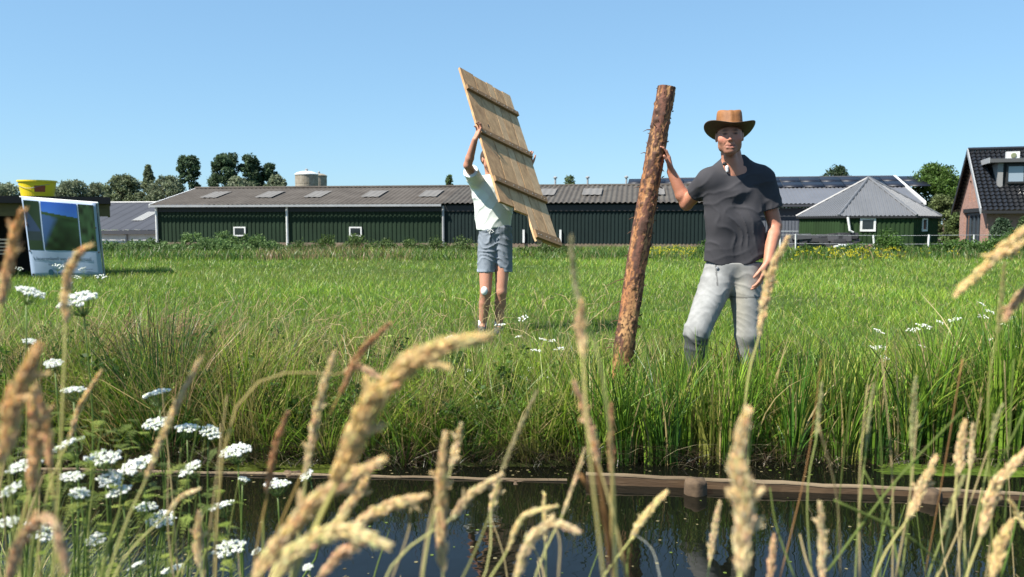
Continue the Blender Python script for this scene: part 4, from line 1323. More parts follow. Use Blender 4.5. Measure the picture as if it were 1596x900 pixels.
def folds(Pn, dirv, freq, amp, seed=0.0, warp=.03):
    d = np.array(dirv, float); d /= np.linalg.norm(d)
    w_ = noise(Pn, 7, seed) * warp + noise(Pn, 16, seed + 3) * warp * .35
    t = (Pn @ d + w_) * freq
    ridge = 1 - np.abs(np.sin(t))
    return -amp * (ridge ** 2) * np.clip(.5 + noise(Pn, 5, seed + 8), 0, 1)

def front_y(V, px, py, rad=5):
    """depth of the nearest surface point of V seen round a photo pixel"""
    d = (V[:, 1] * _cp - (V[:, 2] - CAMZ) * _sp); u_ = V[:, 0] / d * FPX + 798; v_ = 450 - (V[:, 1] * _sp + (V[:, 2] - CAMZ) * _cp) / d * FPX
    k = (np.abs(u_ - px) < rad) & (np.abs(v_ - py) < rad)
    return float(np.percentile(V[k, 1], 8)) if k.any() else float(V[:, 1].min())

# ---------------------------------------------------------------- man in the hat
def man_in_hat():
    D = 4.9
    def q(px, py, d=D): return P(px, py, d)
    root = thing('person', 'man in brown hat, dark grey T-shirt and light grey jeans holding the upright log', 'person', (q(1135, 660)[0], D, -.12))
    HC = q(1137, 213, 4.86); R = rotm(-.20, .02, .03)
    S1, S2 = q(1103, 282, 4.94), q(1189, 279, 4.94)
    E1, W1 = q(1070, 318, 5.14), q(1046, 268, 5.13)
    E2, W2 = q(1208, 352, 4.94), q(1197, 408, 4.82)
    neck0, neck1 = q(1139, 238, 4.93), q(1144, 272, 4.95)
    # ---- skin
    lo = np.array([q(1018, 0)[0], 4.60, q(0, 470)[2]]); hi = np.array([q(1235, 0)[0], 5.32, q(0, 165)[2]])
    G = Sdf(lo, hi, .0042)
    head_sdf(G, HC, R, 1.0)
    G.cone(neck0, neck1, .057, .063, .02); G.cone(q(1142, 268, 4.96), S1 + [.04, 0, .02], .062, .05, .04); G.cone(q(1142, 268, 4.96), S2 + [-.04, 0, .02], .062, .05, .04); G.cone(q(1138, 245, 4.88), q(1143, 268, 4.90), .035, .04, .02)
    G.cone(S1 + [.05, 0, .0], S2 - [.05, 0, .0], .055, .055, .03)
    G.cone(q(1144, 285, 4.95), q(1141, 400, 4.95), .11, .10, .03, sy=.7)
    for S, E, W_ in ((S1, E1, W1), (S2, E2, W2)):
        G.cone(S, E, .050, .040, .02)
        m_ = E + (W_ - E) * .28
        G.cone(E, m_, .038, .041, .012); G.cone(m_, W_, .041, .0265, .012)
    # hand on the log: palm against its right side, fingers up and round the back
    dW = np.array([-.07, .0, .30])
    hand_sdf(G, W1 + [0, 0, .0], dW, (.0, -1, .1), .42, spread=.12, thumb_out=.75)
    # hanging hand, fingers down and slightly curled, thumb towards the front
    d2 = np.array([-.30, -.02, -1.0])
    hand_sdf(G, W2, d2, (-.55, -.85, 0), -.33, spread=.08, thumb_out=.45)
    V, F = G.mesh()
    col = skin_colors(V, HC, R)
    arm = (V[:, 0] > S2[0] - .02) | (V[:, 0] < S1[0])
    col[arm & (V[:, 2] < HC[2] - .12)] *= np.array([1.02, .96, .92])
    part('body', V, F, M_skin, root, True, col)
    # ---- hair under the hat
    G = Sdf(HC - .14, HC + .14, .004)
    G.ell(HC + R @ np.array((0, -.022, .022)), (.0765, .090, .090), R, 0)
    G.plane(HC + R @ np.array((0, .055, 0)), R @ np.array((0, 1, -.45)), .004); G.plane(HC + R @ np.array((0, 0, -.030)), R @ np.array((0, .35, -1)), .004)
    V, F = G.mesh(); part('hair', V, F, mat('brown_hair', (.05, .03, .018), rough=.8, bump=.003, bscale=120), root, True)
    for sx in (-1, 1):
        m = MB(); m.lathe((0, 0, 0), [(.0005, -.0055), (.004, -.004), (.0055, 0), (.004, .004), (.0005, .0055)], 10)
        Vv = np.concatenate(m.V) * [1.25, 1, .5] + (HC + R @ np.array((sx * .030, .0810, .0045)))
        part('eye', Vv, m.F, mat('eye_dark', (.03, .025, .02), rough=.35, spec=.4) if 'eye_dark' not in bpy.data.materials else bpy.data.materials['eye_dark'], root, True)
    # ---- T-shirt
    lo = np.array([q(1060, 0)[0], 4.70, q(0, 425)[2]]); hi = np.array([q(1235, 0)[0], 5.28, q(0, 240)[2]])
    G = Sdf(lo, hi, .0055)
    G.cone(S1 + [.035, 0, .0], S2 - [.035, 0, .0], .066, .066, .03)
    G.cone(q(1139, 258, 4.98), S1 + [.03, 0, .005], .066, .064, .03); G.cone(q(1146, 256, 4.98), S2 + [-.03, 0, .005], .068, .064, .03); G.cone(q(1142, 270, 4.95), q(1144, 300, 4.94), .07, .10, .03)
    G.cone(S1 + [.05, 0, -.03], q(1130, 345, 4.94), .085, .11, .04, sy=.85); G.cone(S2 + [-.05, 0, -.03], q(1160, 345, 4.94), .085, .115, .04, sy=.85)
    G.cone(q(1130, 345, 4.94), q(1126, 425, 4.95), .105, .112, .04, sy=.85); G.cone(q(1161, 345, 4.94), q(1163, 425, 4.95), .112, .122, .04, sy=.85)
    def along(a, b, t): return a + (b - a) * t
    e1 = along(S1, E1, .52); e2 = along(S2, E2, .66)
    G.cone(S1, e1, .070, .063, .03); G.cone(S2, e2, .070, .070, .03)
    G.displace(lambda p: folds(p, (.85, 0, .45), 52, .0065, 0, .07) * np.clip((q(0, 300)[2] - p[:, 2]) * 6, .15, 1) + folds(p, (-.5, 0, .85), 40, .005, 5, .07) + .003 * noise(p, 9, 2))
    # hem, sleeve openings, neckline
    hz = q(0, 413)[2]
    X, Z = G.ax[0][:, None, None], G.ax[2][None, None, :]
    hem = (hz + .020 * ((X - q(1143, 0)[0]) / .15) ** 2 + .006 * np.sin(X * 40)) - Z
    G.F = np.maximum(G.F, np.broadcast_to(hem, G.F.shape).astype(np.float32))
    for e, S_ in ((e1, S1), (e2, S2)):
        n_ = (e - S_) / np.linalg.norm(e - S_)
        c_ = e - n_ * .004
        Xp, Yp, Zp = G.ax[0][:, None, None] - c_[0], G.ax[1][None, :, None] - c_[1], G.ax[2][None, None, :] - c_[2]
        d = Xp * n_[0] + Yp * n_[1] + Zp * n_[2]
        near = (Xp ** 2 + Yp ** 2 + Zp ** 2) < .125 ** 2
        G.F = np.where(near, np.maximum(G.F, d), G.F).astype(np.float32)
    # V-shaped opening at the neck
    nc = q(1141, 247, 4.93)
    G.cone(nc + [0, .03, .085], nc + [-.012, -.035, .0], .070, .052, .004, cut=True)
    # shell: hollow inside so the sleeves and hem are open
    V, F = G.mesh()
    c = np.tile(np.array([.048, .047, .053]), (len(V), 1)) * (1 + .12 * noise(V, 6))[:, None]
    part('tshirt', V, F, M_cloth, root, True, c)
    # neckline rib and clip-on microphone
    mp_ = q(1133, 262, front_y(V, 1133, 270) - .004)
    G = Sdf(mp_ - .05, mp_ + .05, .003); G.cone(mp_ + [0, 0, .004], mp_ + [.002, 0, -.018], .0105, .0085, .004)
    V, F = G.mesh(); part('microphone', V, F, mat('silver_plastic', (.75, .75, .74), rough=.3), root, True)
    G = Sdf(mp_ - .06, mp_ + .06, .003); G.cone(mp_ + [-.012, .012, .024], mp_ + [.014, .010, .026], .011, .008, .004)
    V, F = G.mesh(); part('wind_muff', V, F, M_black, root, True)
    # ---- jeans
    H1, H2 = q(1121, 432, 4.95), q(1162, 432, 4.95)
    K1, K2 = q(1086, 517, 4.80), q(1165, 522, 4.90)
    A1, A2 = q(1082, 655, 4.93), q(1172, 655, 5.02)
    lo = np.array([q(1050, 0)[0], 4.64, q(0, 665)[2]]); hi = np.array([q(1215, 0)[0], 5.20, q(0, 400)[2]])
    G = Sdf(lo, hi, .0055)
    G.cone(q(1129, 410, 4.95), q(1160, 412, 4.95), .100, .106, .02, sy=.95)
    for H_, K, A in ((H1, K1, A1), (H2, K2, A2)):
        G.cone(H_, K, .100, .072, .035); G.cone(K, A, .070, .056, .02)
    G.cone(q(1128, 425, 5.0), q(1158, 425, 5.0), .11, .11, .03)
    def jf(p):
        k1 = np.exp(-((p - K1) ** 2).sum(1) / .10 ** 2); k2 = np.exp(-((p - K2) ** 2).sum(1) / .11 ** 2)
        cr = np.exp(-((p - q(1140, 445, 4.88)) ** 2).sum(1) / .12 ** 2)
        side = np.exp(-((p[:, 2] - q(0, 440)[2]) / .06) ** 2)
        f = folds(p, (.25, 0, 1), 62, .009, 1, .08) * (.18 + k1 + k2 + .7 * side) + folds(p, (.95, 0, .55), 48, .011, 4, .08) * (.2 + 1.2 * cr)
        # fly and seams
        return f
    G.displace(jf)
    G.plane(q(0, 409, 4.95), (0, 0, 1), .003)
    V, F = G.mesh()
    base = np.array([.275, .278, .272])
    c = np.tile(base, (len(V), 1)) * (1 + .10 * noise(V, 11) + .16 * noise(V * [.6, 1, 3], 17) * np.clip(noise(V, 4, 3) + .4, 0, 1) + .10 * noise(V, 60))[:, None]
    # wet, dark cloth below the knees, and a brownish stain on the thigh
    edge = q(0, 517)[2] + .03 * noise(V, 18)
    left = V[:, 0] < q(1130, 0)[0]
    wet = np.clip((edge - V[:, 2]) / .02, 0, 1) * left
    wet2 = np.clip((q(0, 560)[2] + .03 * noise(V, 18, 4) - V[:, 2]) / .02, 0, 1) * (~left)
    w_ = np.maximum(wet, wet2)[:, None] * .82; c = c * (1 - w_) + np.array([.045, .05, .055]) * w_
    st = np.exp(-(((V[:, 0] - q(1160, 0)[0]) / .05) ** 2 + ((V[:, 2] - q(0, 470)[2]) / .22) ** 2)) * (V[:, 1] < 4.93) * .45
    c = c * (1 - st[:, None]) + np.array([.30, .27, .19]) * st[:, None]
    # seams: side seam, pocket edge, fly
    fx = np.abs(V[:, 0] - q(1122, 0)[0]); seam = (fx < .004) & (V[:, 2] > q(0, 445)[2]) & (V[:, 1] < 4.93)
    c[seam] *= .45
    pk = np.abs(V[:, 2] - (q(0, 463)[2] + .01 * (V[:, 0] - q(1160, 0)[0]))) < .004
    c[pk & (V[:, 0] > q(1148, 0)[0]) & (V[:, 1] < 4.95)] *= .5
    part('jeans', V, F, M_denim, root, True, c)
    bp = q(1118, 418, front_y(V, 1118, 418) - .001)
    m = MB(); m.lathe((0, 0, 0), [(.009, 0), (.009, .004), (.004, .006)], 10); Vv = np.concatenate(m.V)[:, [0, 2, 1]] * [1, -1, 1] + bp
    part('button', Vv, m.F, M_grey, root)
    for A, dx in ((A1, -.03), (A2, .03)):
        G = Sdf(A + [-.2, -.3, -.25], A + [.2, .2, .2], .008)
        G.cone(A + [0, 0, .06], A + [0, 0, -.02], .062, .055, .02); G.cone(A + [0, .01, -.04], A + [dx, -.16, -.06], .048, .038, .03, )
        G.plane(A + [0, 0, -.09], (0, 0, -1)); V, F = G.mesh(); part('boot', V, F, mat('boot_rubber', (.03, .04, .03), rough=.5) if 'boot_rubber' not in bpy.data.materials else bpy.data.materials['boot_rubber'], root, True)
    # ---- hat
    Rh = rotm(-.15, .25, .0)                      # tipped back
    hc = HC + R @ np.array((0, -.002, .027))
    prof_n = 56
    V = []; F = []; Cc = []
    def brim(a, t, under):
        rx, ry = .074 + .090 * t, .092 + .080 * t
        x = rx * math.cos(a); y = ry * math.sin(a)
        side = abs(math.cos(a))
        z = t ** 1.2 * (.042 * side ** 1.7 - .006 * (1 - side) ) + .004 * math.sin(3 * a + 1) * t
        return hc + Rh @ np.array((x * (1 - .12 * t * side), y, z - (.003 if under else 0)))
    ts = np.linspace(0, 1, 7)
    for u in (False, True):
        for t in ts:
            for k in range(prof_n): V.append(brim(2 * PI * k / prof_n, t, u))
    N = prof_n; nt_ = len(ts)
    for u in range(2):
        for i in range(nt_ - 1):
            for k in range(N):
                a, b = u * nt_ * N + i * N + k, u * nt_ * N + i * N + (k + 1) % N
                f = (a, b, b + N, a + N); F.append(f if u == 0 else f[::-1])
    for k in range(N):
        a = (nt_ - 1) * N + k; b = (nt_ - 1) * N + (k + 1) % N; F.append((a, b, b + nt_ * N, a + nt_ * N))
    Mh = mat('tan_leather', (.30, .125, .034), rough=.7, col2=(.17, .066, .018), vscale=9, bump=.004, bscale=30)
    Mbr = mat('dark_brown_leather', (.085, .045, .024), rough=.7, var=.3, bump=.001, bscale=60)
    part('brim', V, F, Mbr, root, True)
    V = []; F = []
    pr = [(1.02, -.004, 1), (1.015, .014, 1), (1.0, .015, 1), (.985, .040, 1), (.96, .066, 1), (.93, .084, 1), (.88, .093, 1), (.78, .094, 1), (.55, .088, 1), (.28, .080, 1), (.02, .078, 1)]
    for r_, z, _ in pr:
        z *= 1.32
        for k in range(N):
            a = 2 * PI * k / N
            pinch = 1 - .07 * (z > .03) * max(0, math.sin(a)) ** 4 * (abs(math.cos(a)) > .15)
            zz = z - (.022 * max(0, math.sin(a)) ** 2 * min(1, z / .06)) + (-.014 if r_ < .6 else 0)
            V.append(hc + Rh @ np.array((.076 * r_ * math.cos(a) * pinch, .094 * r_ * math.sin(a) * pinch - .004, zz)))
    for i in range(len(pr) - 1):
        for k in range(N): F.append((i * N + k, i * N + (k + 1) % N, (i + 1) * N + (k + 1) % N, (i + 1) * N + k))
    F.append(tuple((len(pr) - 1) * N + k for k in range(N)))
    part('crown', V, F, Mh, root, True)
    m = MB(); pts = [hc + Rh @ np.array((.0785 * math.cos(a), .0965 * math.sin(a) - .004, .012)) for a in np.linspace(0, 2 * PI, 40)]
    m.tube(pts, .0045, 6, cap=False); m.build('hat_band', Mh, root, True)
man_in_hat()

# ---------------------------------------------------------------- the log he holds
def log():
    top = P(1040, 136, 5.16); bot = P(972, 560, 5.10); bot = bot + (bot - top) / (top[2] - bot[2]) * (bot[2] + .16)
    root = thing('wooden_log', 'upright debarked wooden log with dark bark flakes held by the man in the hat', 'log', bot)
    ax = top - bot; L = np.linalg.norm(ax); a = ax / L
    s = np.cross(a, [0, 1, 0]); s /= np.linalg.norm(s); t = np.cross(s, a)
    nz, na = 300, 56
    Z = np.linspace(0, 1, nz); A = np.arange(na) / na * 2 * PI
    ZZ, AA = np.meshgrid(Z, A, indexing='ij')
    r0 = .064 - .011 * ZZ
    Q = np.stack([np.cos(AA) * .9, np.sin(AA) * .9, ZZ * 6], -1)
    n1 = noise(Q, 2.2, 1); n2 = noise(Q * [1, 1, 2.2], 5.5, 7); n3 = noise(Q, 13, 2)
    bark = (n1 * .8 + n2 * .9 + n3 * .35)
    rem = np.clip((bark + .04) / .10, 0, 1)                # bark still on
    # old branch knots in whorls
    kn = np.zeros_like(ZZ)
    r = np.random.default_rng(12); kpos = []
    for i in range(46):
        z_, a_ = r.random(), r.random() * 2 * PI
        kpos.append((z_, a_)); da = np.angle(np.exp(1j * (AA - a_)))
        kn = np.maximum(kn, np.exp(-((da * r0 / .013) ** 2 + ((ZZ - z_) * L / .012) ** 2)))
    rad = r0 + .0035 * rem + .002 * n3 * rem + .008 * kn + .003 * n1
    bend = .012 * np.sin(ZZ * 3.1)
    V = bot + a * (ZZ * L)[..., None] + s * (np.cos(AA) * rad + bend)[..., None] + t * (np.sin(AA) * rad)[..., None]
    wood = np.array([.48, .27, .12]); orange = np.array([.36, .16, .065]); dark = np.array([.075, .038, .025]); red = np.array([.20, .085, .055])
    w1 = np.clip(.5 + noise(Q * [1, 1, .6], 3, 11), 0, 1)[..., None]
    C = wood * w1 + orange * (1 - w1)
    b2 = np.clip(.45 + noise(Q, 4, 21), 0, 1)[..., None]; bc = dark * b2 + red * (1 - b2)
    C = C * (1 - rem[..., None]) + bc * rem[..., None]
    fl = np.clip((noise(Q * [1, 1, 3.2], 9, 31) + .5 * noise(Q * [1, 1, 2], 22, 5) - .22) / .12, 0, 1)[..., None]; C = C * (1 - .8 * fl) + dark * .8 * fl
    C = C * (1 - .85 * np.clip(kn, 0, 1)[..., None]) + np.array([.06, .03, .02]) * .85 * np.clip(kn, 0, 1)[..., None]
    V = V.reshape(-1, 3); C = C.reshape(-1, 3)
    i = np.arange(nz - 1)[:, None] * na; k = np.arange(na)[None]
    F = np.stack([i + k, i + (k + 1) % na, i + na + (k + 1) % na, i + na + k], -1).reshape(-1, 4)
    part('trunk', V, F[:, ::-1].copy(), mat('peeled_log', attr=True, rough=.75, spec=.3, var=.45, vscale=40, bump=.002, bscale=90), root, True, C)
    m = MB(); c_ = top + s * .012 * math.sin(3.1)
    m.add([c_ + a * .001] + [c_ + s * math.cos(q_) * .0535 + t * math.sin(q_) * .0535 for q_ in A], [(0, 1 + (j + 1) % na, 1 + j) for j in range(na)]); m.build('sawn_end', mat('sawn_wood', (.42, .28, .15), rough=.9, var=.2, vscale=30), root)
    # torn bark slivers and twig stubs
    m = MB()
    for i in range(110):
        z_, a_ = r.random(), r.random() * 2 * PI
        o = bot + a * L * z_ + (s * math.cos(a_) + t * math.sin(a_)) * (.064 - .011 * z_)
        d = (s * math.cos(a_) + t * math.sin(a_)) * .6 + a * (r.random() * 2 - 1) * .8 + (r.random(3) - .5) * .5
        d = d / np.linalg.norm(d) * (.012 + .022 * r.random() ** 2)
        m.tube([o - d * .2, o + d * .5, o + d + (r.random(3) - .5) * .006], [.004, .003, .0008], 4, np.array([.11, .055, .03]) * (.6 + .8 * r.random()))
    for z_, ln in ((.22, .09), (.235, .07), (.30, .06), (.36, .07), (.43, .14), (.50, .05), (.57, .05), (.61, .05), (.70, .05), (.80, .04), (.87, .05)):
        o = bot + a * L * z_ - s * .05 * (1 if True else 0) * (1) ; o = bot + a * L * z_ + s * (-.058 if s[0] > 0 else .058)
        d = np.array([-1, -.1, .5 * (r.random() - .8)]); d = d / np.linalg.norm(d) * ln
        m.tube([o, o + d * .5 + [0, 0, .006], o + d], [.004, .0025, .001], 4, (.10, .05, .03))
    m.build('bark_flake', M_attr, root, kind='stuff')
log()

# ---------------------------------------------------------------- board of planks and the man behind it
BO = {}
def plank_board():
    TL = P(714, 107, 8.30)
    # two edge directions, made square to each other
    TRt = P(791, 146, 8.93); BRt = P(868, 381, 8.02)
    e = BRt - TRt; u = TRt - TL
    v = e / np.linalg.norm(e); u = u - v * u.dot(v) * .75; W_ = np.linalg.norm(u); u /= W_
    L = np.linalg.norm(e); n = np.cross(u, v); n = n / np.linalg.norm(n)
    if n[1] > 0: n = -n
    BO.update(TL=TL, u=u, v=v, n=n, W=W_, L=L)
    root = thing('plank_board', 'battened board of pale wooden planks held overhead by the man in shorts', 'board', TL + u * W_ / 2 + v * L / 2)
    Mw = [mat('pale_plank', c, rough=.8, col2=c2, vscale=7, stretch=(3, 3, .5), bump=.0015, bscale=60) for c, c2 in
          (((.54, .325, .155), (.28, .155, .07)), ((.58, .36, .175), (.33, .19, .088)), ((.62, .41, .22), (.40, .25, .125)))]
    Mb_ = mat('batten_wood', (.25, .145, .065), rough=.85, var=.25, vscale=9)
    r = np.random.default_rng(4)
    # planks: (start across, width, top offset, bottom end)
    pl = [(0, .252, 0.0, .845), (.264, .230, .006, .862), (.506, .128, 0.0, .985), (.648, .170, .006, 1.0), (.830, .170, 0.0, 1.0)]
    th = .022
    for i, (s0, w_, t0, t1) in enumerate(pl):
        m = MB(); k = 12
        # uneven ends and edges: a small grid of corners
        rows = np.linspace(t0, t1, k)
        sl = 0.055 if i < 2 else 0
        for j in range(k - 1):
            def cr(a, t, z):
                wob = .002 * math.sin(9 * t + 3 * i + (5 if a > .5 else 0))
                tt = t
                if j == k - 2 and t == rows[-1]: tt = t + (.012 * r.random() if False else 0)
                return TL + u * ((s0 + w_ * a) * W_ + wob) + v * tt * L + n * z
            a, b = rows[j], rows[j + 1]
            m.hexa([cr(0, a, 0), cr(1, a, 0), cr(1, b, 0), cr(0, b, 0)], [cr(0, a, th), cr(1, a, th), cr(1, b, th), cr(0, b, th)])
        if i == 2:                                            # splintered end
            for q_ in range(5):
                a0 = s0 + w_ * q_ / 5; p0 = TL + u * a0 * W_ + v * t1 * L
                m.hexa([p0, p0 + u * w_ * W_ / 5, p0 + u * w_ * W_ / 9 + v * .05 * r.random(), p0 + u * w_ * W_ / 12 + v * .05],
                       [p0 + n * th, p0 + u * w_ * W_ / 5 + n * th, p0 + u * w_ * W_ / 9 + v * .05 + n * th, p0 + u * w_ * W_ / 12 + v * .05 + n * th])
        m.build('plank', Mw[[0, 1, 2, 1, 2][i]], root)
    for t, s0, s1, hgt in ((.125, 0, 1, .050), (.405, 0, 1, .060), (.700, 0.0, 1, .060), (.955, .50, 1.0, .085)):
        m = MB(); m.box(TL + u * (s0 - .004) * W_ + v * (t * L) + n * (th + .001), u * (s1 - s0 + .008) * W_, v * hgt, n * .028)
        b = m.build('batten', Mb_, root)
        me = None
        for i, (a0, w_, _, _) in enumerate(pl):
            if a0 + w_ / 2 < s0: continue
            for f_ in (.3, .7):
                c_ = TL + u * (a0 + w_ * f_) * W_ + v * (t * L + hgt / 2) + n * (th + .029)
                if me is None:
                    mm = MB(); mm.box(-u * .004 - v * .004, u * .008, v * .008, n * .003); me = new_mesh('nail', np.concatenate(mm.V), mm.F); me.materials.append(M_grey)
                ob = bpy.data.objects.new('nail', me); COL.objects.link(ob); ob.parent = b; ob.location = tuple(c_ - wloc(b))
    m = MB(); m.lathe((0, 0, 0), [(.012, 0), (.012, .002)], 10)
    Vv = np.concatenate(m.V); Vv = Vv[:, :1] * u * .6 + Vv[:, 1:2] * v * 1.6 + Vv[:, 2:] * n + TL + u * .24 * W_ + v * .345 * L + n * th
    part('knot', Vv, m.F, M_black, root)
plank_board()

def man_in_shorts():
    D = 8.2
    def q(px, py, d=D): return P(px, py, d)
    root = thing('person', 'man in white T-shirt and grey denim shorts, face hidden behind the board he lifts', 'person', (q(764, 515)[0], D, 0))
    TL, u, v, n, W_, L = [BO[k] for k in ('TL', 'u', 'v', 'n', 'W', 'L')]
    gl = TL + v * .415 * L; gr = TL + u * W_ + v * .42 * L          # grips on the left and right edge
    HC = q(763, 249, 8.27); R = rotm(.55, .05, 0)
    S1, S2 = q(745, 288, 8.28), q(795, 286, 8.30)
    W1 = gl - u * .035 - v * -.05 - n * .01; W1 = gl - u * .03 + np.array([0, .0, -.085])
    W2 = gr + u * .03 + np.array([0, .02, -.085])
    E1 = q(729, 258, 8.00); E2 = (S2 + W2) / 2 + np.array([.06, .02, -.10])
    K1, K2 = q(757, 455, 8.17), q(781, 455, 8.22); A1, A2 = q(752, 507, 8.24), q(777, 508, 8.30)
    H1, H2 = q(758, 382, 8.28), q(784, 382, 8.30)
    lo = np.minimum.reduce([W1, W2, A1, A2, S2, E1]) - .22; hi = np.maximum.reduce([W1, W2, A1, A2, S2, HC]) + .26
    lo[2] = -.03
    G = Sdf(lo, hi, .0065)
    head_sdf(G, HC, R, 1.0)
    G.cone(HC - [0, -.02, .06], q(768, 282, 8.32), .055, .06, .02)
    G.cone(S1, S2, .055, .055, .03); G.cone(q(768, 290, 8.3), q(771, 370, 8.3), .12, .11, .03, sy=.7)
    for S, E, Wp in ((S1, E1, W1), (S2, E2, W2)):
        G.cone(S, E, .050, .040, .02); m_ = E + (Wp - E) * .28; G.cone(E, m_, .040, .040, .012); G.cone(m_, Wp, .040, .027, .012)
    # hands: fingers wrap over the front face of the board
    hand_sdf(G, W1, np.array([.02, -.01, .09]) + u * .03, n, .62, spread=.1, thumb_out=.6)
    hand_sdf(G, W2, np.array([.0, -.01, .09]) - u * .02, n, -.75, spread=.1, thumb_out=.6)
    for H_, K, A in ((H1, K1, A1), (H2, K2, A2)):
        G.cone(H_, K, .085, .056, .03); m_ = K + (A - K) * .33 + [0, .012, 0]
        G.cone(K, m_, .054, .056, .012); G.cone(m_, A, .056, .036, .012)
        G.cone(A, A + [0, -.10, -.05], .034, .03, .015)
    V, F = G.mesh()
    col = skin_colors(V, HC, R, base=(.46, .22, .145))
    # scalp hair as the colour of short cropped hair handled by its own mesh
    part('body', V, F, M_skin, root, True, col)
    G = Sdf(HC - .14, HC + .14, .006)
    G.ell(HC + R @ np.array((0, -.020, .026)), (.078, .094, .093), R, 0)
    G.plane(HC + R @ np.array((0, .05, 0)), R @ np.array((0, 1, -.35)), .004); G.plane(HC + R @ np.array((0, 0, -.035)), R @ np.array((0, .45, -1)), .004)
    V, F = G.mesh(); part('hair', V, F, bpy.data.materials['brown_hair'], root, True)
    # T-shirt
    lo = np.array([q(722, 0)[0], 7.9, q(0, 368)[2]]); hi = np.array([q(830, 0)[0], 8.6, q(0, 238)[2]])
    G = Sdf(lo, hi, .0075)
    G.cone(S1 + [.03, 0, 0], S2 - [.03, 0, 0], .072, .072, .03); G.cone(q(768, 280, 8.32), q(768, 300, 8.31), .05, .09, .03)
    G.cone(q(768, 292, 8.27), q(770, 358, 8.28), .125, .125, .04, sy=.85)
    G.cone(S1 + [.04, 0, -.03], q(761, 358, 8.30), .10, .115, .05, sy=.85); G.cone(S2 + [-.05, 0, -.03], q(777, 358, 8.30), .10, .115, .05, sy=.85)
    e1 = S1 + (E1 - S1) * .72; e2 = S2 + (E2 - S2) * .7
    G.cone(S1, e1, .078, .074, .03); G.cone(S2, e2, .075, .072, .03)
    G.displace(lambda p: folds(p, (.6, 0, .8), 34, .012, 3) + folds(p, (-.7, 0, .5), 30, .010, 6) + .005 * noise(p, 8, 2))
    for e, S_ in ((e1, S1), (e2, S2)):
        n_ = (e - S_) / np.linalg.norm(e - S_)
        Xp, Yp, Zp = G.ax[0][:, None, None] - e[0], G.ax[1][None, :, None] - e[1], G.ax[2][None, None, :] - e[2]
        d = Xp * n_[0] + Yp * n_[1] + Zp * n_[2]; near = (Xp ** 2 + Yp ** 2 + Zp ** 2) < .13 ** 2
        G.F = np.where(near, np.maximum(G.F, d), G.F).astype(np.float32)
    X, Z = G.ax[0][:, None, None], G.ax[2][None, None, :]
    hem = (q(0, 357)[2] - .10 * (X - q(770, 0)[0]) * -1 + .008 * np.sin(X * 30)) - Z
    G.F = np.maximum(G.F, np.broadcast_to(hem, G.F.shape).astype(np.float32))
    G.cone(q(767, 262, 8.30), q(768, 277, 8.32), .068, .062, .006, cut=True)
    V, F = G.mesh(); part('tshirt', V, F, M_cloth, root, True, np.tile([.72, .76, .73], (len(V), 1)))
    # shorts
    lo = np.array([q(735, 0)[0], 8.0, q(0, 430)[2]]); hi = np.array([q(812, 0)[0], 8.56, q(0, 345)[2]])
    G = Sdf(lo, hi, .0075)
    G.cone(q(764, 358, 8.29), q(780, 358, 8.29), .112, .112, .02, sy=.95)
    G.cone(q(762, 372, 8.29), q(757, 430, 8.22), .108, .080, .012); G.cone(q(782, 372, 8.30), q(786, 430, 8.27), .108, .080, .012)
    G.displace(lambda p: folds(p, (.15, 0, 1), 50, .011, 2, .08) + folds(p, (.9, 0, .4), 40, .008, 6, .08))
    G.plane(q(0, 351.5, 8.29), (0, 0, 1)); G.plane(q(0, 424, 8.29), (0, 0, -1))
    V, F = G.mesh(); c = np.tile([.19, .22, .26], (len(V), 1)) * (1 + .2 * noise(V, 10))[:, None]
    hemz = V[:, 2] < q(0, 420)[2]; c[hemz] *= 1.25
    c[(np.abs(V[:, 0] - q(765, 0)[0]) < .006) & (V[:, 2] > q(0, 380)[2]) & (V[:, 1] < 8.3)] *= .6
    part('shorts', V, F, M_denim, root, True, c)
    m = MB(); cc = q(765, 357, front_y(V, 765, 360) - .004)
    m.tube([cc, cc + [-.03, -.01, -.02], cc + [-.012, -.012, -.05], cc], .005, 5, cap=False); m.tube([cc, cc + [.03, -.01, -.03], cc + [.005, -.01, -.04]], .004, 5); m.build('drawstring', mat('white_cord', (.6, .62, .62), rough=.9), root)
    Ms = mat('white_sock', (.72, .72, .70), rough=.95); Mk = mat('knee_pad', (.70, .72, .70), rough=.9); Msh = mat('grey_shoe', (.06, .065, .07), rough=.8)
    for A in (A1, A2):
        G = Sdf(A - .2, A + .16, .007); G.cone(A + [0, 0, .038], A + [0, 0, -.02], .043, .042, .01); G.plane(A + [0, 0, .05], (0, 0, 1)); V, F = G.mesh(); part('sock', V, F, Ms, root, True)
        G = Sdf(A - .26, A + .2, .008); G.cone(A + [0, .02, -.022], A + [0, .03, -.04], .044, .042, .02); G.cone(A + [0, 0, -.035], A + [-.01, -.16, -.055], .046, .036, .03)
        G.plane(A + [0, 0, -.085], (0, 0, -1)); V, F = G.mesh(); part('shoe', V, F, Msh, root, True)
    kp = q(755, 454, 8.11)
    G = Sdf(kp - .08, kp + .08, .006); G.ell(kp + [0, .02, 0], (.035, .03, .045), None, 0); V, F = G.mesh(); part('knee_patch', V, F, Mk, root, True)
man_in_shorts()

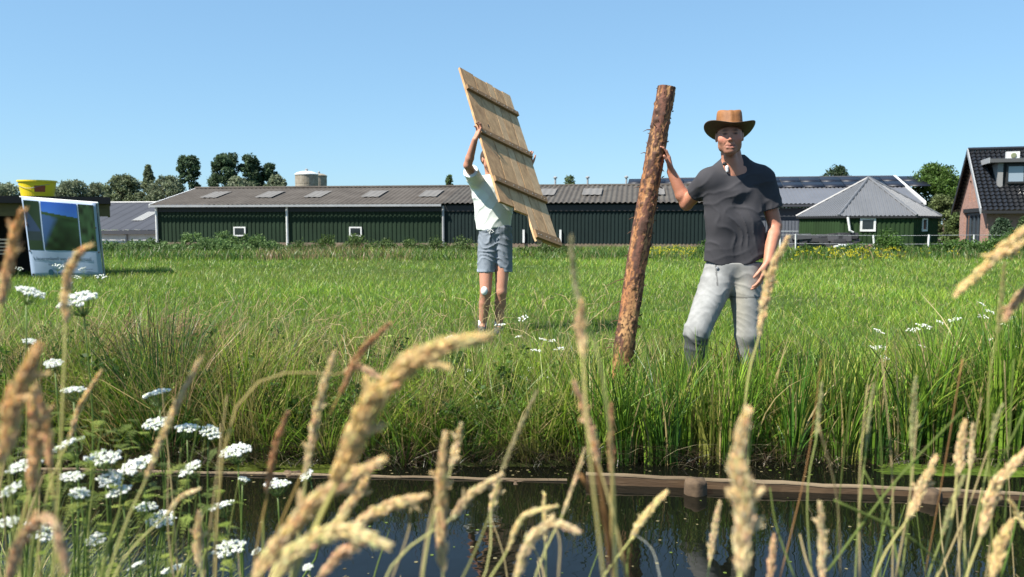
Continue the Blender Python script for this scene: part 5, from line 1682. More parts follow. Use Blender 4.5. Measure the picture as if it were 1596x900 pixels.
# ---------------------------------------------------------------- planks and posts in the ditch
def ditch_edging():
    Mt = mat('sunlit_edge_plank', (.22, .165, .10), rough=.85, col2=(.10, .07, .04), vscale=4, stretch=(.3, 1, 3), bump=.002, bscale=50)  # top edge: sunlight on it is put into the paler wood colour
    Mf = mat('brown_plank_face', (.055, .032, .017), rough=.5, col2=(.12, .075, .04), vscale=6, stretch=(.4, 1, 3), bump=.002, bscale=40)  # front face, darker than the pale top edge
    Mp = mat('sawn_post', (.12, .08, .045), rough=.9, col2=(.055, .035, .02), vscale=12, bump=.004, bscale=30)
    def edge(label, pa, pb, h, th, m_, cat='plank'):
        a = P(pa[0], pa[1], pa[2]); b = P(pb[0], pb[1], pb[2])
        root = thing('ditch_plank', label, cat, (a + b) / 2)
        d = b - a; Ld = np.linalg.norm(d[:2]); nh = np.array([d[1], -d[0], 0]) / Ld
        if nh[1] > 0: nh = -nh
        m = MB(); k = 26; r = np.random.default_rng(int(pa[0]) + 5)
        w1 = r.normal(size=k) * .0018; w2 = r.normal(size=k) * .003
        for i in range(k - 1):
            p, q_ = a + d * i / (k - 1), a + d * (i + 1) / (k - 1)
            m.hexa([p - UP * (h) , q_ - UP * h, q_ - UP * h - nh * th, p - UP * h - nh * th],
                   [p + UP * w1[i] + nh * w2[i], q_ + UP * w1[i + 1] + nh * w2[i + 1], q_ + UP * w1[i + 1] - nh * th, p + UP * w1[i] - nh * th])
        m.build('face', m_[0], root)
        m = MB()
        for i in range(k - 1):
            p, q_ = a + d * i / (k - 1) + UP * (w1[i] + .001), a + d * (i + 1) / (k - 1) + UP * (w1[i + 1] + .001)
            m.hexa([p + nh * (w2[i] + .002), q_ + nh * (w2[i + 1] + .002), q_ - nh * (th + .002), p - nh * (th + .002)],
                   [p + nh * w2[i] + UP * .006, q_ + nh * w2[i + 1] + UP * .006, q_ - nh * th + UP * .006, p - nh * th + UP * .006])
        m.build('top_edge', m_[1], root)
        return root
    edge('long thin pale topped plank edging the ditch on the left', (60, 732, 4.16), (884, 751, 3.98), .16, .016, (Mf, Mt))
    edge('thick brown plank edging the ditch on the right', (913, 741, 3.94), (1720, 779, 3.66), .20, .032, (Mf, Mt))
    def post(px, py, d, r_, label, up=.02):
        c = P(px, py, d)
        root = thing('ditch_post', label, 'post', c)
        m = MB(); rr = np.random.default_rng(px)
        prof = [(r_, -.35), (r_ * 1.02, -.02), (r_, up - .012), (r_ * .93, up), (.001, up + .002)]
        n_ = 18; V = []; jit = 1 + .07 * rr.normal(size=n_)
        for R_, z in prof:
            for k in range(n_):
                a = 2 * PI * k / n_; V.append(c + np.array([R_ * math.cos(a) * jit[k], R_ * math.sin(a) * jit[k], z + .004 * math.sin(3 * a)]))
        F = [(i * n_ + k, i * n_ + (k + 1) % n_, (i + 1) * n_ + (k + 1) % n_, (i + 1) * n_ + k) for i in range(len(prof) - 1) for k in range(n_)]
        part('stake', V, F, Mp, root, True)
    post(804, 752, 3.98, .056, 'round sawn stake top at the right end of the thin left plank', .0)
    post(455, 741, 4.11, .05, 'round stake behind the thin plank below the big golden seed head', .015)
    post(1084, 752, 3.80, .050, 'stake in front of the thick plank below the man in the hat', .012)
    post(1448, 768, 3.70, .050, 'stake in front of the thick plank near its right end', .012)
ditch_edging()

# ---------------------------------------------------------------- tall seed heads in front
OCT = np.array([(0, 1, 4), (1, 2, 4), (2, 3, 4), (3, 0, 4), (1, 0, 5), (2, 1, 5), (3, 2, 5), (0, 3, 5)])
def spikelets(ctr, d, L, rad, col, r):
    n = len(ctr)
    a = np.cross(d, r.normal(size=(n, 3))); a /= np.linalg.norm(a, axis=1)[:, None]
    b = np.cross(d, a)
    L = L[:, None]; rad = rad[:, None]
    V = np.stack([ctr + a * rad, ctr + b * rad * .6, ctr - a * rad, ctr - b * rad * .6, ctr + d * L, ctr - d * L], 1)
    F = (OCT[None] + 6 * np.arange(n)[:, None, None]).reshape(-1, 3)
    k = np.array([1, 1, 1, 1, 1.15, .8])
    C = col[:, None, :] * k[None, :, None]
    return V.reshape(-1, 3), F, C.reshape(-1, 3)
def catmull(pts, m):
    pts = np.array(pts, float); n = len(pts)
    if n == 2: return pts[0] + (pts[1] - pts[0]) * np.linspace(0, 1, m)[:, None]
    e = np.vstack([2 * pts[0] - pts[1], pts, 2 * pts[-1] - pts[-2]])
    out = []
    for t in np.linspace(0, n - 1 - 1e-6, m):
        i = int(t); f = t - i; p0, p1, p2, p3 = e[i:i + 4]
        out.append(.5 * ((2 * p1) + (-p0 + p2) * f + (2 * p0 - 5 * p1 + 4 * p2 - p3) * f ** 2 + (-p0 + 3 * p1 - 3 * p2 + p3) * f ** 3))
    return np.array(out)
GOLD = (.84, .68, .36); TAN = (.85, .69, .41); PALEY = (.86, .75, .42); BEIGE = (.84, .71, .45); BROWN = (.60, .38, .20); PINK = (.78, .57, .36); GREENB = (.48, .47, .23)
def seed_head(label, pts, wpx, d, col, lobes=0, stem=None, seed=0, gap=.0):
    """pts: photo pixels from the foot of the plume to its tip; wpx: its width there; d: distance"""
    r = np.random.default_rng(seed + 500)
    W3 = np.array([P(x, y, d + .005 * math.sin(i * 1.3)) for i, (x, y) in enumerate(pts)])
    c = catmull(W3, 60)
    seg = np.linalg.norm(np.diff(c, axis=0), axis=1); cum = np.concatenate([[0], np.cumsum(seg)]); Lt = cum[-1]
    R_ = wpx / FPX * d / 2
    foot = c[0]; t0 = c[0] - c[3]; t0 /= np.linalg.norm(t0)
    if stem is None:
        sx = foot[0] + t0[0] * .25 + (r.random() - .5) * .06
        base = np.array([sx, d + .05 * (r.random() - .3), -.14])
    else:
        b = P(stem[0], stem[1], d); base = np.array([b[0], d, -.14])
        dd = b - foot; base = np.array([foot[0] + dd[0] / min(dd[2], -.01) * (-.14 - foot[2]) if dd[2] < -.02 else b[0], d, -.14])
    root = thing('grass_seed_head', label, 'grass', (base[0], base[1], -.14), 'tall grass seed heads in the foreground')
    mid = foot + t0 * min(.12, (foot[2] + .14) * .4)
    st = catmull([base, base * .45 + mid * .55 + [.0, 0, .02], mid, foot, c[6]], 22)
    m = MB(); sr = max(.0009, min(R_ * .16, .0018)); m.tube(st, np.linspace(sr * 1.5, sr * .8, 22), 6, np.array(col) * [.75, .85, .6]); m.build('stalk', M_plume, root, True)
    # spikelets in bunches along the rachis
    sl = .0032 + R_ * .085
    area = Lt * R_ * 2
    n = int(np.clip(area / (sl * sl * .40) * 4.2, 240, 4500))
    nb = max(8, int(Lt / (R_ * .85)))
    bt = np.sort(r.random(nb)); bt = (np.arange(nb) + .3 + .5 * r.random(nb)) / nb; ba = r.random(nb) * 6.28 + np.arange(nb) * 2.4
    k = r.integers(0, nb, n)
    t = np.clip(bt[k] + r.normal(size=n) * .55 / nb, 0, 1)
    env = np.clip(np.sin(np.clip(t * .86 + .10, 0, 1) * PI), .05, 1) ** .5 * (1 - .22 * t)
    s = t * Lt
    pc = np.stack([np.interp(s, cum, c[:, j]) for j in range(3)], 1)
    T = np.stack([np.interp(s, cum, np.gradient(c[:, j])) for j in range(3)], 1); T /= np.linalg.norm(T, axis=1)[:, None]
    e1 = np.cross(T, [0, 1.0, 0]); e1 /= np.linalg.norm(e1, axis=1)[:, None]; e2 = np.cross(T, e1)
    lob = 1 + (.35 + gap) * np.sin(ba[k] * 3.1 + 1)
    off = (np.cos(ba[k])[:, None] * e1 + np.sin(ba[k])[:, None] * e2) * (R_ * .26 * env * lob)[:, None]
    a = r.random(n) * 6.28; q = np.sqrt(r.random(n)) * R_ * .82 * env
    rd = np.cos(a)[:, None] * e1 + np.sin(a)[:, None] * e2
    ctr = pc + off + rd * q[:, None]
    dirv = T + rd * (.12 + .42 * r.random(n))[:, None] + r.normal(size=(n, 3)) * .12; dirv /= np.linalg.norm(dirv, axis=1)[:, None]
    cc = np.array(col)[None] * (.72 + .5 * r.random((n, 1))) * (1 + .06 * r.normal(size=(n, 3)))
    V, F, C = spikelets(ctr, dirv, sl * (.8 + .6 * r.random(n)), sl * .24 * (.8 + .4 * r.random(n)), cc, r)
    Vs, Fs, Cs = [V], [F], [C]; kk = len(V)
    # side branches that stand off
    for b in range((lobes + 1) // 2 + 1 if lobes else 0):
        tb = .15 + .6 * r.random(); i = int(tb * 59); p0 = c[i]; Tt = c[min(i + 3, 59)] - c[i]; Tt /= np.linalg.norm(Tt)
        sd = 1 if b % 2 else -1
        out = np.cross(Tt, [0, 1., 0]) * sd; bd = Tt * .75 + out * .75 + np.array([0, .2 * r.normal(), 0]); bd /= np.linalg.norm(bd)
        bl = R_ * (1.3 + 1.2 * r.random()); nn = max(24, n // 22)
        u_ = r.random(nn); pp = p0 + bd * (u_ * bl)[:, None] + r.normal(size=(nn, 3)) * (R_ * .15 * np.sin(.3 + 2.6 * u_))[:, None]
        dv = bd + r.normal(size=(nn, 3)) * .3; dv /= np.linalg.norm(dv, axis=1)[:, None]
        V, F, C = spikelets(pp, dv, sl * (.8 + .5 * r.random(nn)), sl * .24 * np.ones(nn), np.array(col)[None] * (.75 + .5 * r.random((nn, 1))) * np.ones((1, 3)), r)
        Vs.append(V); Fs.append(F + kk); Cs.append(C); kk += len(V)
    part('plume', np.concatenate(Vs), np.concatenate(Fs), M_plume, root, False, np.concatenate(Cs))

SH = [
 ('big golden plume arching to the right beside the second man\'s feet, the largest one', [(528, 745), (556, 680), (592, 612), (640, 565), (700, 537), (760, 526)], 44, .60, GOLD, 3, (500, 830)),
 ('long plump tan plume leaning right below the big golden one, tip over the thin plank', [(398, 900), (450, 826), (512, 766), (595, 718)], 32, .60, TAN, 1, None),
 ('thick arched yellowish plume at the bottom with its tip bent down', [(428, 900), (470, 852), (535, 826), (603, 852)], 34, .58, PALEY, 3, None),
 ('tan plume crossing behind the yellowish arch, tip pointing right', [(556, 818), (608, 790), (662, 773)], 23, .72, TAN, 1, (520, 860)),
 ('short drooping plume behind the long plump tan one', [(528, 805), (560, 765), (577, 730)], 20, .85, TAN, 1, (510, 860)),
 ('pinkish tan plume at the bottom right of the yellowish arch', [(500, 898), (535, 862), (582, 836)], 19, .70, PINK, 1, None),
 ('tall straight vertical tan plume over the reflected sky, left of the upright pair', [(690, 885), (688, 790), (693, 678)], 22, .75, TAN, 2, (690, 960)),
 ('short fuzzy tip right beside the tall straight vertical plume', [(704, 728), (712, 695), (719, 664)], 13, .80, BEIGE, 1, (700, 800)),
 ('slender branch plume forking right from the vertical tan one', [(706, 806), (738, 768), (780, 742)], 15, .80, BEIGE, 1, (700, 880)),
 ('knotted small plume standing just left of the round stake top', [(766, 796), (772, 772), (778, 750)], 13, .95, BEIGE, 2, (700, 900)),
 ('beige arched plume curling over right above the second reflected log', [(806, 900), (824, 846), (862, 815), (900, 829)], 19, .75, BEIGE, 3, None),
 ('thin yellowish arch above the beige curled plume', [(792, 856), (815, 806), (866, 789)], 9, .85, PALEY, 0, None),
 ('small upright whitish spikelet above the thin yellowish arch', [(850, 845), (848, 770)], 7, 1.0, PALEY, 0, (854, 930)),
 ('pale yellow plume leaning right over the reflected log', [(985, 838), (1012, 795), (1038, 768)], 14, .95, PALEY, 1, (960, 900)),
 ('slim pale plume left of the big upright one, below the man in the hat', [(1107, 872), (1113, 830), (1121, 785)], 12, 1.0, BEIGE, 2, (1100, 940)),
 ('big upright pale plume below the man in the hat', [(1155, 885), (1161, 800), (1153, 720), (1164, 642)], 40, .61, (.90, .76, .48), 5, (1160, 960)),
 ('brownish plume tip at the bottom right of the big upright pale one', [(1199, 915), (1206, 836)], 12, .9, PINK, 0, None),
 ('pale knobbly plume on the dark water right of the big upright one', [(1281, 900), (1281, 840), (1278, 786)], 15, .85, BEIGE, 4, (1284, 960)),
 ('greenish slim plume among the reeds, above the plank\'s right half', [(1421, 700), (1424, 650), (1427, 590)], 11, 1.1, GREENB, 1, (1400, 880)),
 ('tan leaning plume crossing the stake near the right end of the thick plank', [(1416, 806), (1434, 765), (1460, 714)], 17, .95, TAN, 3, (1410, 900)),
 ('upright tan plume right of the greenish slim one', [(1492, 738), (1499, 700), (1504, 658)], 16, 1.0, TAN, 1, (1440, 900)),
 ('long tan plume entering from the right edge over the plank', [(1530, 832), (1548, 765), (1600, 700)], 20, .9, TAN, 1, (1525, 960)),
 ('stout tan plume at the bottom right corner', [(1546, 900), (1558, 855), (1575, 814)], 20, .85, GOLD, 3, None),
 ('whitish plume tip cut by the right edge above the bottom corner', [(1604, 830), (1588, 805), (1574, 780)], 9, 1.0, PALEY, 1, (1640, 900)),
 ('thin loose plume falling along its stem left of the long right edge one', [(1470, 832), (1484, 785), (1502, 742)], 9, 1.05, GREENB, 2, (1460, 900)),
 ('large drooping golden plume in the upper right corner, in front of the house', [(1606, 352), (1568, 384), (1526, 424), (1490, 458)], 18, .75, GOLD, 3, (1690, 420)),
 ('second shorter golden plume just under the upper right one', [(1604, 372), (1575, 392), (1548, 402)], 12, .78, GOLD, 1, (1680, 450)),
 ('reddish golden plume cut by the right edge above the reeds', [(1606, 445), (1584, 470), (1566, 497)], 17, .80, (.68, .48, .28), 2, (1680, 520)),
 ('feathery tan plume next to the hanging hand of the man in the hat', [(1184, 520), (1194, 462), (1208, 410), (1228, 372)], 15, 1.0, TAN, 3, (1180, 700)),
 ('blurred tan spindle of a plume left of the log', [(908, 552), (905, 515), (906, 472)], 19, .62, (.82, .64, .38), 1, (925, 700)),
 ('faint thin tip above the blurred spindle left of the log', [(903, 470), (895, 430), (890, 372)], 8, .64, (.46, .42, .25), 0, (905, 520)),
 ('pinkish tan plume sloping down right below the blurred spindle', [(932, 720), (918, 660), (896, 598)], 14, .70, PINK, 1, (955, 900)),
 ('short brown spindle between the pinkish plume and the log base', [(953, 738), (952, 690), (953, 632)], 11, .80, BROWN, 0, (965, 900)),
 ('tall reddish tan plume at the left edge in front of the shelter', [(4, 470), (12, 415), (24, 365), (37, 328)], 21, .70, (.82, .61, .35), 2, (0, 620)),
 ('pale tan plume bending right in front of the banner\'s lower part', [(102, 500), (105, 440), (118, 402), (141, 382)], 17, .75, TAN, 0, (95, 640)),
 ('slim dry spike leaning right below the banner, over the dark reeds', [(110, 680), (126, 630), (158, 578)], 9, .95, TAN, 0, (100, 800)),
 ('wide fuzzy tan plume at the left edge with its tip by the lone umbel', [(4, 715), (22, 630), (62, 540)], 36, .62, (.84, .65, .37), 4, (0, 820)),
 ('fuzzy plume leaning left of the tall umbel stalks, right part of the left cluster', [(48, 760), (56, 690), (50, 610)], 24, .68, (.84, .64, .37), 3, (60, 900)),
 ('third fuzzy plume of the left cluster, drooping beside the white umbels', [(78, 725), (72, 665), (56, 600)], 17, .70, (.82, .62, .36), 2, (90, 880)),
 ('long narrow beige plume crossing the reeds at left and leaning right', [(230, 742), (262, 660), (312, 560)], 12, .80, BEIGE, 0, (200, 860)),
 ('knobbly hanging plume over the dark water left of centre', [(312, 882), (308, 845), (311, 800)], 14, .85, BEIGE, 3, (300, 960)),
 ('tiny curved plume tip above the water beside the white umbels', [(262, 800), (280, 776), (310, 762)], 8, .95, BEIGE, 0, (250, 860)),
 ('arched tan plume at the bottom left corner, bending over to the right', [(12, 905), (32, 846), (68, 806), (92, 835), (104, 890)], 21, .62, (.76, .57, .36), 2, None),
 ('reddish brown slim plume in front of the algae at left', [(418, 765), (428, 702), (447, 645)], 13, .80, BROWN, 0, (410, 900)),
 ('light beige narrow plume between the reddish one and the big golden one', [(478, 735), (494, 640), (520, 552)], 15, .78, BEIGE, 1, (440, 900)),
 ('brown plume leaning right above the big golden arch', [(532, 610), (560, 552), (606, 505)], 13, .80, BROWN, 0, (470, 760)),
 ('pinkish side plume lying almost level behind the big golden arch', [(538, 582), (560, 573), (592, 588)], 13, .82, PINK, 0, (520, 700)),
 ('tapering tan spike leaning right over the plank, left of centre', [(780, 742), (800, 690), (836, 612)], 7, .85, (.45, .40, .22), 0, (700, 900)),
 ('narrow tan spike on the water in front of the gap between the planks', [(878, 800), (894, 755), (912, 700)], 6, .9, BEIGE, 0, (865, 900)),
 ('fine upright spike in the reeds right of the big upright plume', [(1273, 680), (1277, 640), (1281, 598)], 7, 1.1, GREENB, 0, (1290, 900)),
 ('fine upright spike in the reeds left of the greenish slim plume', [(1350, 700), (1355, 650), (1362, 600)], 6, 1.1, GREENB, 0, (1340, 900)),
 ('green tan upright spike near the right edge above the mossy mat', [(1545, 690), (1552, 655), (1563, 632)], 8, 1.1, GREENB, 1, (1500, 900)),
 ('slender plume in the reeds near the right edge, touching the long tan one', [(1512, 730), (1514, 690), (1516, 662)], 8, 1.1, BEIGE, 1, (1530, 900)),
 ('tall greenish yellow spike right of the upper right golden plume', [(1555, 520), (1560, 470), (1566, 412)], 7, 1.0, (.42, .40, .16), 0, (1560, 700)),
]
for i, s in enumerate(SH):
    seed_head(s[0], s[1], s[2], s[3], s[4], s[5], s[6], seed=i)

# loose bare stalks and leaves right at the front
def front_stalks():
    r = np.random.default_rng(77)
    def strip(name, spec):
        Vs, Fs, Cs, k = [], [], [], 0
        for (x0, y0, x1, y1, d, wd, col) in spec:
            a, b = P(x0, y0, d), P(x1, y1, d + .05)
            mid = (a + b) / 2 + np.array([(r.random() - .5) * .02, 0, .008])
            c = catmull([a, mid, b], 12); n = len(c)
            wv = np.cross(c[-1] - c[0], [0, 1, 0]); wv /= np.linalg.norm(wv)
            ww = np.sin(np.linspace(.6, PI, n)) ** .5 * wd / 2 if wd > .003 else np.linspace(1, .6, n) * wd / 2
            m = MB(); m.tube(c, np.maximum(ww, .0003), 5, col); V = np.concatenate(m.V)
            Vs.append(V); Fs += [[i + k for i in f] for f in m.F]; Cs.append(np.tile(col, (len(V), 1))); k += len(V)
        part(name, np.concatenate(Vs), Fs, M_plume, None, True, np.concatenate(Cs), 'stuff')
    G1 = (.20, .26, .07); S1_ = (.52, .42, .22); O1 = (.42, .24, .10)
    sp = [(1300, 780, 1490, 900, 1.0, .0035, G1), (1290, 890, 1500, 640, 1.0, .003, G1), (925, 690, 958, 905, .70, .005, O1), (905, 740, 950, 905, .7, .0035, O1),
          (1275, 660, 1310, 905, .9, .002, S1_), (1340, 905, 1352, 600, 1.0, .002, S1_), (1395, 905, 1430, 640, 1.0, .002, S1_), (1490, 905, 1530, 620, 1.1, .002, S1_),
          (1405, 905, 1345, 730, 1.0, .003, G1), (1460, 905, 1540, 700, 1.1, .0025, S1_), (610, 905, 640, 780, .8, .0016, S1_), (655, 905, 690, 740, .8, .0018, S1_),
          (870, 905, 850, 800, .8, .0016, S1_), (1215, 905, 1280, 560, 1.1, .0016, O1), (1560, 905, 1580, 560, 1.1, .0025, G1), (1598, 640, 1500, 905, 1.1, .003, G1),
          (1030, 905, 985, 830, .9, .0012, (.5, .5, .42)), (1500, 560, 1440, 905, 1.2, .0022, O1), (1330, 600, 1300, 905, 1.2, .002, G1), (1240, 905, 1200, 760, 1.0, .002, G1)]
    for i in range(44):
        x = -20 + 420 * r.random() ** 1.4; L = 100 + 260 * r.random()
        sp.append((x, 960, x + (r.random() - .4) * 110, 960 - L, .8 + .9 * r.random(), .0016 + .002 * r.random(), [G1, S1_, (.30, .33, .10)][r.integers(3)]))
    for i in range(14):
        x = 380 + 1240 * r.random(); L = 60 + 170 * r.random() ** 1.5
        sp.append((x, 960, x + (r.random() - .5) * 120, 960 - L, .9 + .8 * r.random(), .0013 + .0018 * r.random(), [G1, S1_, S1_][r.integers(3)]))
    for i in range(11):
        x = 1300 + 300 * r.random(); L = 150 + 260 * r.random()
        sp.append((x, 960, x + (r.random() - .5) * 110, 960 - L, 1.0 + .8 * r.random(), .0016 + .0018 * r.random(), [G1, S1_, (.12, .2, .04)][r.integers(3)]))
    strip('foreground_grass_stalks', sp)
    # green growth on the near bank at the left
    n = 7500; px = -60 + 430 * r.random(n) ** 1.5; y = 1.25 + .95 * r.random(n); x = (px - 798) / FPX * y
    h = np.interp(px, [-60, 100, 200, 300, 380], [.46, .42, .34, .22, .12]) * (.4 + .7 * r.random(n))
    c = mixcol(n, [(.14, .19, .03), (.22, .26, .05), (.07, .10, .02), (.42, .36, .15)], [4, 3, 3, 1.8], .3, r)
    blades('near_bank_grass', np.stack([x, y, ground_z(x, y) - .02], 1), h, .003 + .003 * r.random(n), .3 + .7 * r.random(n), r.random(n) * 6.28, c, 4)
    n = 1500; px = 380 + 1250 * r.random(n); y = 1.9 + .3 * r.random(n); x = (px - 798) / FPX * y
    c = mixcol(n, [(.12, .20, .035), (.18, .26, .05), (.30, .28, .11)], [4, 3, 1.2], .3, r)
    h = np.where(px > 1350, .22, .12) * (.4 + .8 * r.random(n))
    blades('near_bank_grass', np.stack([x, y, ground_z(x, y) - .02], 1), h, .003, .3 + .7 * r.random(n), r.random(n) * 6.28, c, 4)
front_stalks()

# ---------------------------------------------------------------- white umbels
def umbel_mesh(seed, nclus=15, detail=2):
    """flat-domed head about 1 unit across made of small clusters of florets; rays beneath"""
    r = np.random.default_rng(seed)
    ctrs = []; a = 2.4
    for i in range(nclus):
        q = math.sqrt((i + .5) / nclus) * .42; ctrs.append((q * math.cos(i * a), q * math.sin(i * a), .10 - .45 * q * q + .02 * r.normal()))
    ctrs = np.array(ctrs)
    nf = 12 if detail == 2 else 6
    n = nclus * nf; k = np.repeat(np.arange(nclus), nf)
    d = r.normal(size=(n, 3)); d[:, 2] = np.abs(d[:, 2]) * .6; d /= np.linalg.norm(d, axis=1)[:, None]
    c = ctrs[k] + d * np.array([.085, .085, .065]) * (.4 + .6 * r.random((n, 1)))
    s = .042 if detail == 2 else .05
    col = np.array([.88, .89, .84])[None] * (.8 + .25 * r.random((n, 1))); col[r.random(n) < .12] *= np.array([.75, .85, .5])
    V, F, C = spikelets(c, d, np.full(n, s * .8), np.full(n, s * 1.2), col, r)
    rays = MB(); foot = np.array([0, 0, -.42])
    for p in ctrs:
        rays.tube([foot, (foot + p) / 2 + np.array([p[0] * .2, p[1] * .2, -.03]), p - [0, 0, .03]], .009, 4, (.16, .24, .06), cap=False)
    return (V, F, C), rays
UMB = [umbel_mesh(i, 20 + 2 * i, 2) for i in range(4)]
UMBS = [umbel_mesh(i + 9, 9, 1) for i in range(2)]
def umbel(label, px, py, wpx, d, base, seed, small=False, group='white umbel flowers', tilt=.5):
    r = np.random.default_rng(seed + 900)
    c = P(px, py, d); S = wpx / FPX * d * (1.25 if py > 500 else 1.05) * (.85 + .3 * r.random())
    g = np.array([base[0], base[1], base[2]], float)
    root = thing('umbel_flower', label, 'flower', g, group)
    (V, F, C), rays = (UMBS if small else UMB)[r.integers(2 if small else 4)]
    ax = tilt * (r.random() - .5) * 2; ay = tilt * (r.random() - .2); ca, sa = math.cos(ax), math.sin(ax); cb, sb = math.cos(ay), math.sin(ay)
    Rx = np.array([[ca, 0, sa], [0, 1, 0], [-sa, 0, ca]]) @ np.array([[1, 0, 0], [0, cb, -sb], [0, sb, cb]])
    z = r.random() * 6.28; Rz = np.array([[math.cos(z), -math.sin(z), 0], [math.sin(z), math.cos(z), 0], [0, 0, 1]])
    T = lambda A: (A @ (Rx @ Rz).T) * S + c
    part('flower_head', T(V), F, M_petal, root, False, C)
    part('rays', T(np.concatenate(rays.V)), rays.F, M_grass, root, False, np.concatenate(rays.C))
    f = T(np.array([[0, 0, -.42]]))[0]
    down = f + np.array([0, 0, -.25 * (f[2] - g[2])]) + (Rx @ np.array([0, 0, -1])) * .03
    m = MB(); m.tube(catmull([g, (g + down) / 2 + np.array([(r.random() - .5) * .05, 0, .02]), down, f], 12), np.linspace(.0035, .0016, 12) * (1 if not small else .6), 5, (.17, .25, .06)); m.build('stalk', M_grass, root, True)
UL = [
 (48, 458, 52, 1.7, 'broad white umbel below the left post of the banner, highest on the left'),
 (122, 470, 58, 1.8, 'broad white umbel behind the bent pale plume below the banner'),
 (46, 533, 20, 1.9, 'small lone white umbel above the fuzzy plumes at left'),
 (84, 568, 28, 1.8, 'white umbel just right of the fuzzy plume tip at left'),
 (114, 610, 34, 1.7, 'white umbel directly left of the slim dry spike'),
 (244, 616, 34, 1.9, 'white umbel standing alone against the dark rush clump'),
 (245, 662, 32, 1.9, 'white umbel directly below the one against the rush clump'),
 (292, 669, 32, 1.9, 'left one of two level umbels over the dark water edge'),
 (328, 675, 30, 1.9, 'right one of two level umbels over the dark water edge'),
 (367, 705, 40, 1.8, 'white umbel farthest right at the level of the algae'),
 (107, 696, 50, 1.6, 'wide flat white umbel above the crowd at lower left'),
 (162, 716, 50, 1.5, 'full round white umbel just above the left plank end'),
 (212, 729, 46, 1.6, 'white umbel resting before the thin plank, left of the rusty plume'),
 (297, 732, 38, 1.7, 'white umbel overlapping the thin plank, right of the rusty plume'),
 (40, 728, 42, 1.4, 'white umbel half hidden by the third fuzzy plume'),
 (112, 745, 36, 1.5, 'white umbel under the left end of the plank'),
 (172, 748, 40, 1.5, 'white umbel below the full round one'),
 (186, 768, 38, 1.5, 'loose white umbel lowest of the three below the plank end'),
 (124, 770, 30, 1.4, 'white umbel in the middle of the lower left crowd'),
 (228, 792, 30, 1.7, 'small white umbel alone over the brown reflection'),
 (252, 812, 42, 1.7, 'white umbel right of and below the small lone one'),
 (347, 790, 40, 1.7, 'loose white umbel on dark water right of the hanging knobbly plume'),
 (357, 857, 48, 1.6, 'white umbel low on the water with greenish leaves beneath'),
 (432, 757, 32, 1.8, 'rounded white umbel behind the reddish slim plume at the plank'),
 (478, 742, 20, 1.9, 'tiny white umbel at the plank under the big golden plume'),
 (62, 830, 44, 1.4, 'white umbel framed by the arched plume at bottom left'),
 (212, 883, 24, 1.6, 'small white umbel at the bottom edge, left of the blue reflection'),
 (272, 889, 30, 1.6, 'white umbel at the bottom edge in the blue reflection'),
 (400, 860, 16, 1.8, 'tiny white umbel beside the low one on the water'),
 (380, 748, 18, 1.8, 'tiny umbel overlapping the thin plank between rust and reddish plumes'),
 (18, 765, 34, 1.3, 'white umbel cut off near the left edge below the fuzzy plumes'),
 (14, 815, 28, 1.3, 'white umbel at the left edge by the arched plume'),
 (150, 842, 26, 1.5, 'sparse white umbel right of the arched plume'),
 (480, 885, 18, 1.6, 'tiny white umbel at the bottom edge by the yellowish arch'),
]
rb = np.random.default_rng(3)
for i, (px, py, w_, d, lab) in enumerate(UL):
    d2 = min(d, 2.1)
    bx = (np.clip(px - 60 + 50 * rb.random(), -80, 330) - 798) / FPX * d2
    by = d2 + .05 * (rb.random() - .5)
    umbel(lab, px, py, w_, d2, (bx, by, float(ground_z(bx, by))), i)
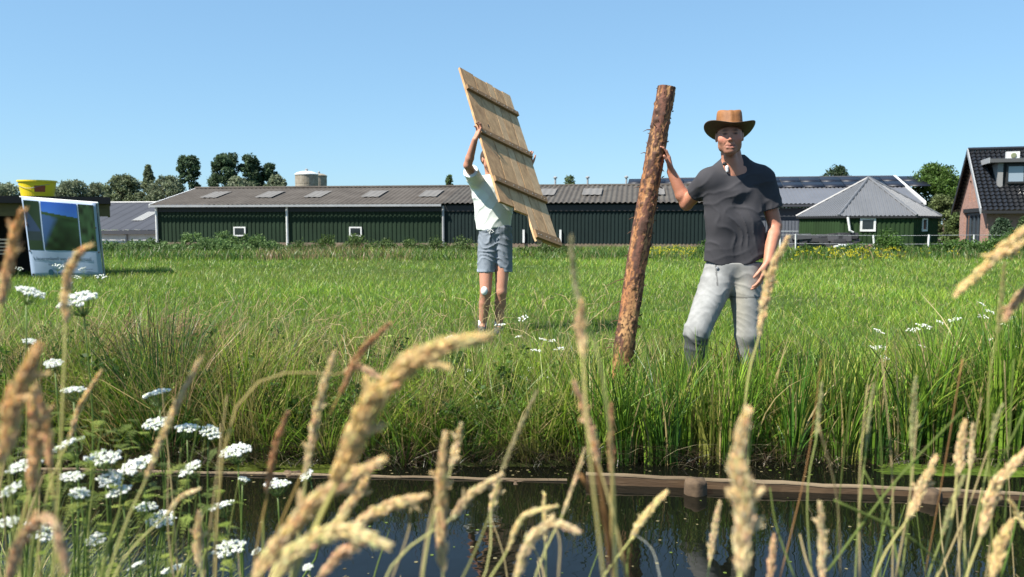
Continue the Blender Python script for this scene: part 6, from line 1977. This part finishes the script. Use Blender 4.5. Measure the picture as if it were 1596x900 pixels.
small = [
 (780, 508, 'small white umbel right beside the shoes of the man in shorts'), (815, 498, 'highest of the small white umbels between the two men'),
 (845, 530, 'small umbel at the left of the close pair between the men, above the rest'), (730, 580, 'single small umbel below the shoes of the man in shorts, by the big plume tip'),
 (857, 590, 'brightest and lowest right umbel of the cluster between the men'), (861, 532, 'small umbel at the right of the close pair between the men'),
 (872, 545, 'small umbel nearest to the log among those between the men'), (836, 548, 'small umbel just below the close pair between the men'),
 (826, 576, 'small umbel at the top of the low cluster between the men'), (841, 592, 'small umbel touching the brightest low one on its left'),
 (820, 592, 'small umbel at the lower left of the cluster between the men'), (808, 526, 'small umbel left of the close pair, below the highest one'),
 (700, 528, 'small umbel left of the shoes of the man in shorts'),
 (1440, 510, 'bright small umbel at the left end of the row above the reeds'), (1465, 503, 'small umbel right after the bright one above the reeds'),
 (1435, 541, 'small umbel hanging below the bright one above the reeds'), (1424, 516, 'tiny umbel touching the bright one on its left above the reeds'),
 (1530, 475, 'highest small umbel at the right, behind the golden plume tip'), (1543, 487, 'broadest small umbel at the right, below the highest one'),
 (1532, 495, 'small umbel tucked under the broadest one at the right'), (1578, 497, 'small umbel at the right by the reddish golden plume'),
 (1370, 518, 'small umbel farthest left above the right reeds'), (1373, 543, 'small umbel right below the farthest left one above the reeds'),
 (1360, 543, 'tiny umbel left in the level pair above the reeds'), (1378, 560, 'lowest tiny umbel of the left group above the reeds'),
 (1488, 500, 'small umbel midway between the bright one and the broadest one'), (1545, 530, 'small umbel beneath the broadest one, among the reed tips'),
 (1560, 507, 'small umbel left of the one by the reddish plume'), (1592, 545, 'small umbel at the right edge among the tall reeds'),
 (128, 420, 'small umbel in front of the banner\'s lower right part'), (118, 433, 'small umbel at the banner\'s foot, right of the bent pale plume'),
 (157, 433, 'small umbel at the right corner of the banner\'s foot'), (30, 420, 'small umbel left of the banner in front of the dark shelter'),
 (92, 416, 'small umbel in front of the banner, left of the bent pale plume'), (106, 447, 'small umbel just under the banner behind the bent pale plume')]
for i, (px, py, lab) in enumerate(small):
    d = 5.2 if 640 < px < 1300 else 4.9
    if py < 450: d = 7.5
    c = P(px, py, d); gx, gy = c[0] + .03, d + .02
    g_ = 'small white umbels ' + ('between the men' if 640 < px < 1000 else 'by the banner' if px < 200 else 'above the reeds at right')
    umbel(lab, px, py, 17 + 5 * math.sin(i * 2.1), d, (gx, gy, float(ground_z(gx, gy))), i + 100, True, g_)

# feathery leaves of the umbel plants on the near bank
def umbel_leaves():
    r = np.random.default_rng(8)
    V_, F_, C_, k = [], [], [], 0
    for i in range(420):
        px = -20 + 380 * r.random() ** 1.2; py = 640 + 270 * r.random(); d = 1.2 + .8 * r.random()
        if px > 230 and py < 735 and r.random() < .7: continue
        c = P(px, py, d); 
        if c[2] < -.1: continue
        a = r.random() * 6.28; L = .022 + .03 * r.random(); dr = np.array([math.cos(a), math.sin(a), .3 * r.normal()]); sd = np.cross(dr, [0, 0, 1]); sd /= np.linalg.norm(sd)
        col = np.array([(.15, .20, .03), (.22, .26, .05), (.08, .11, .02)][r.integers(3)]) * (.7 + .6 * r.random())
        for j in range(9):
            t = j / 8; p = c + dr * L * t + np.array([0, 0, -.02 * t * t]); s = .0075 * (1.15 - t)
            for q in (-1, 1):
                tip = p + sd * q * s * 1.6 + dr * s
                v = [p, p + dr * s * .5 + sd * q * s * .4, tip, p + dr * s * 1.0 + sd * q * s * .2]
                V_ += v; F_.append([k, k + 1, k + 2, k + 3]); k += 4; C_ += [col] * 4
    part('umbel_leaves', np.array(V_), F_, M_leaf, None, False, np.array(C_), 'stuff')
umbel_leaves()
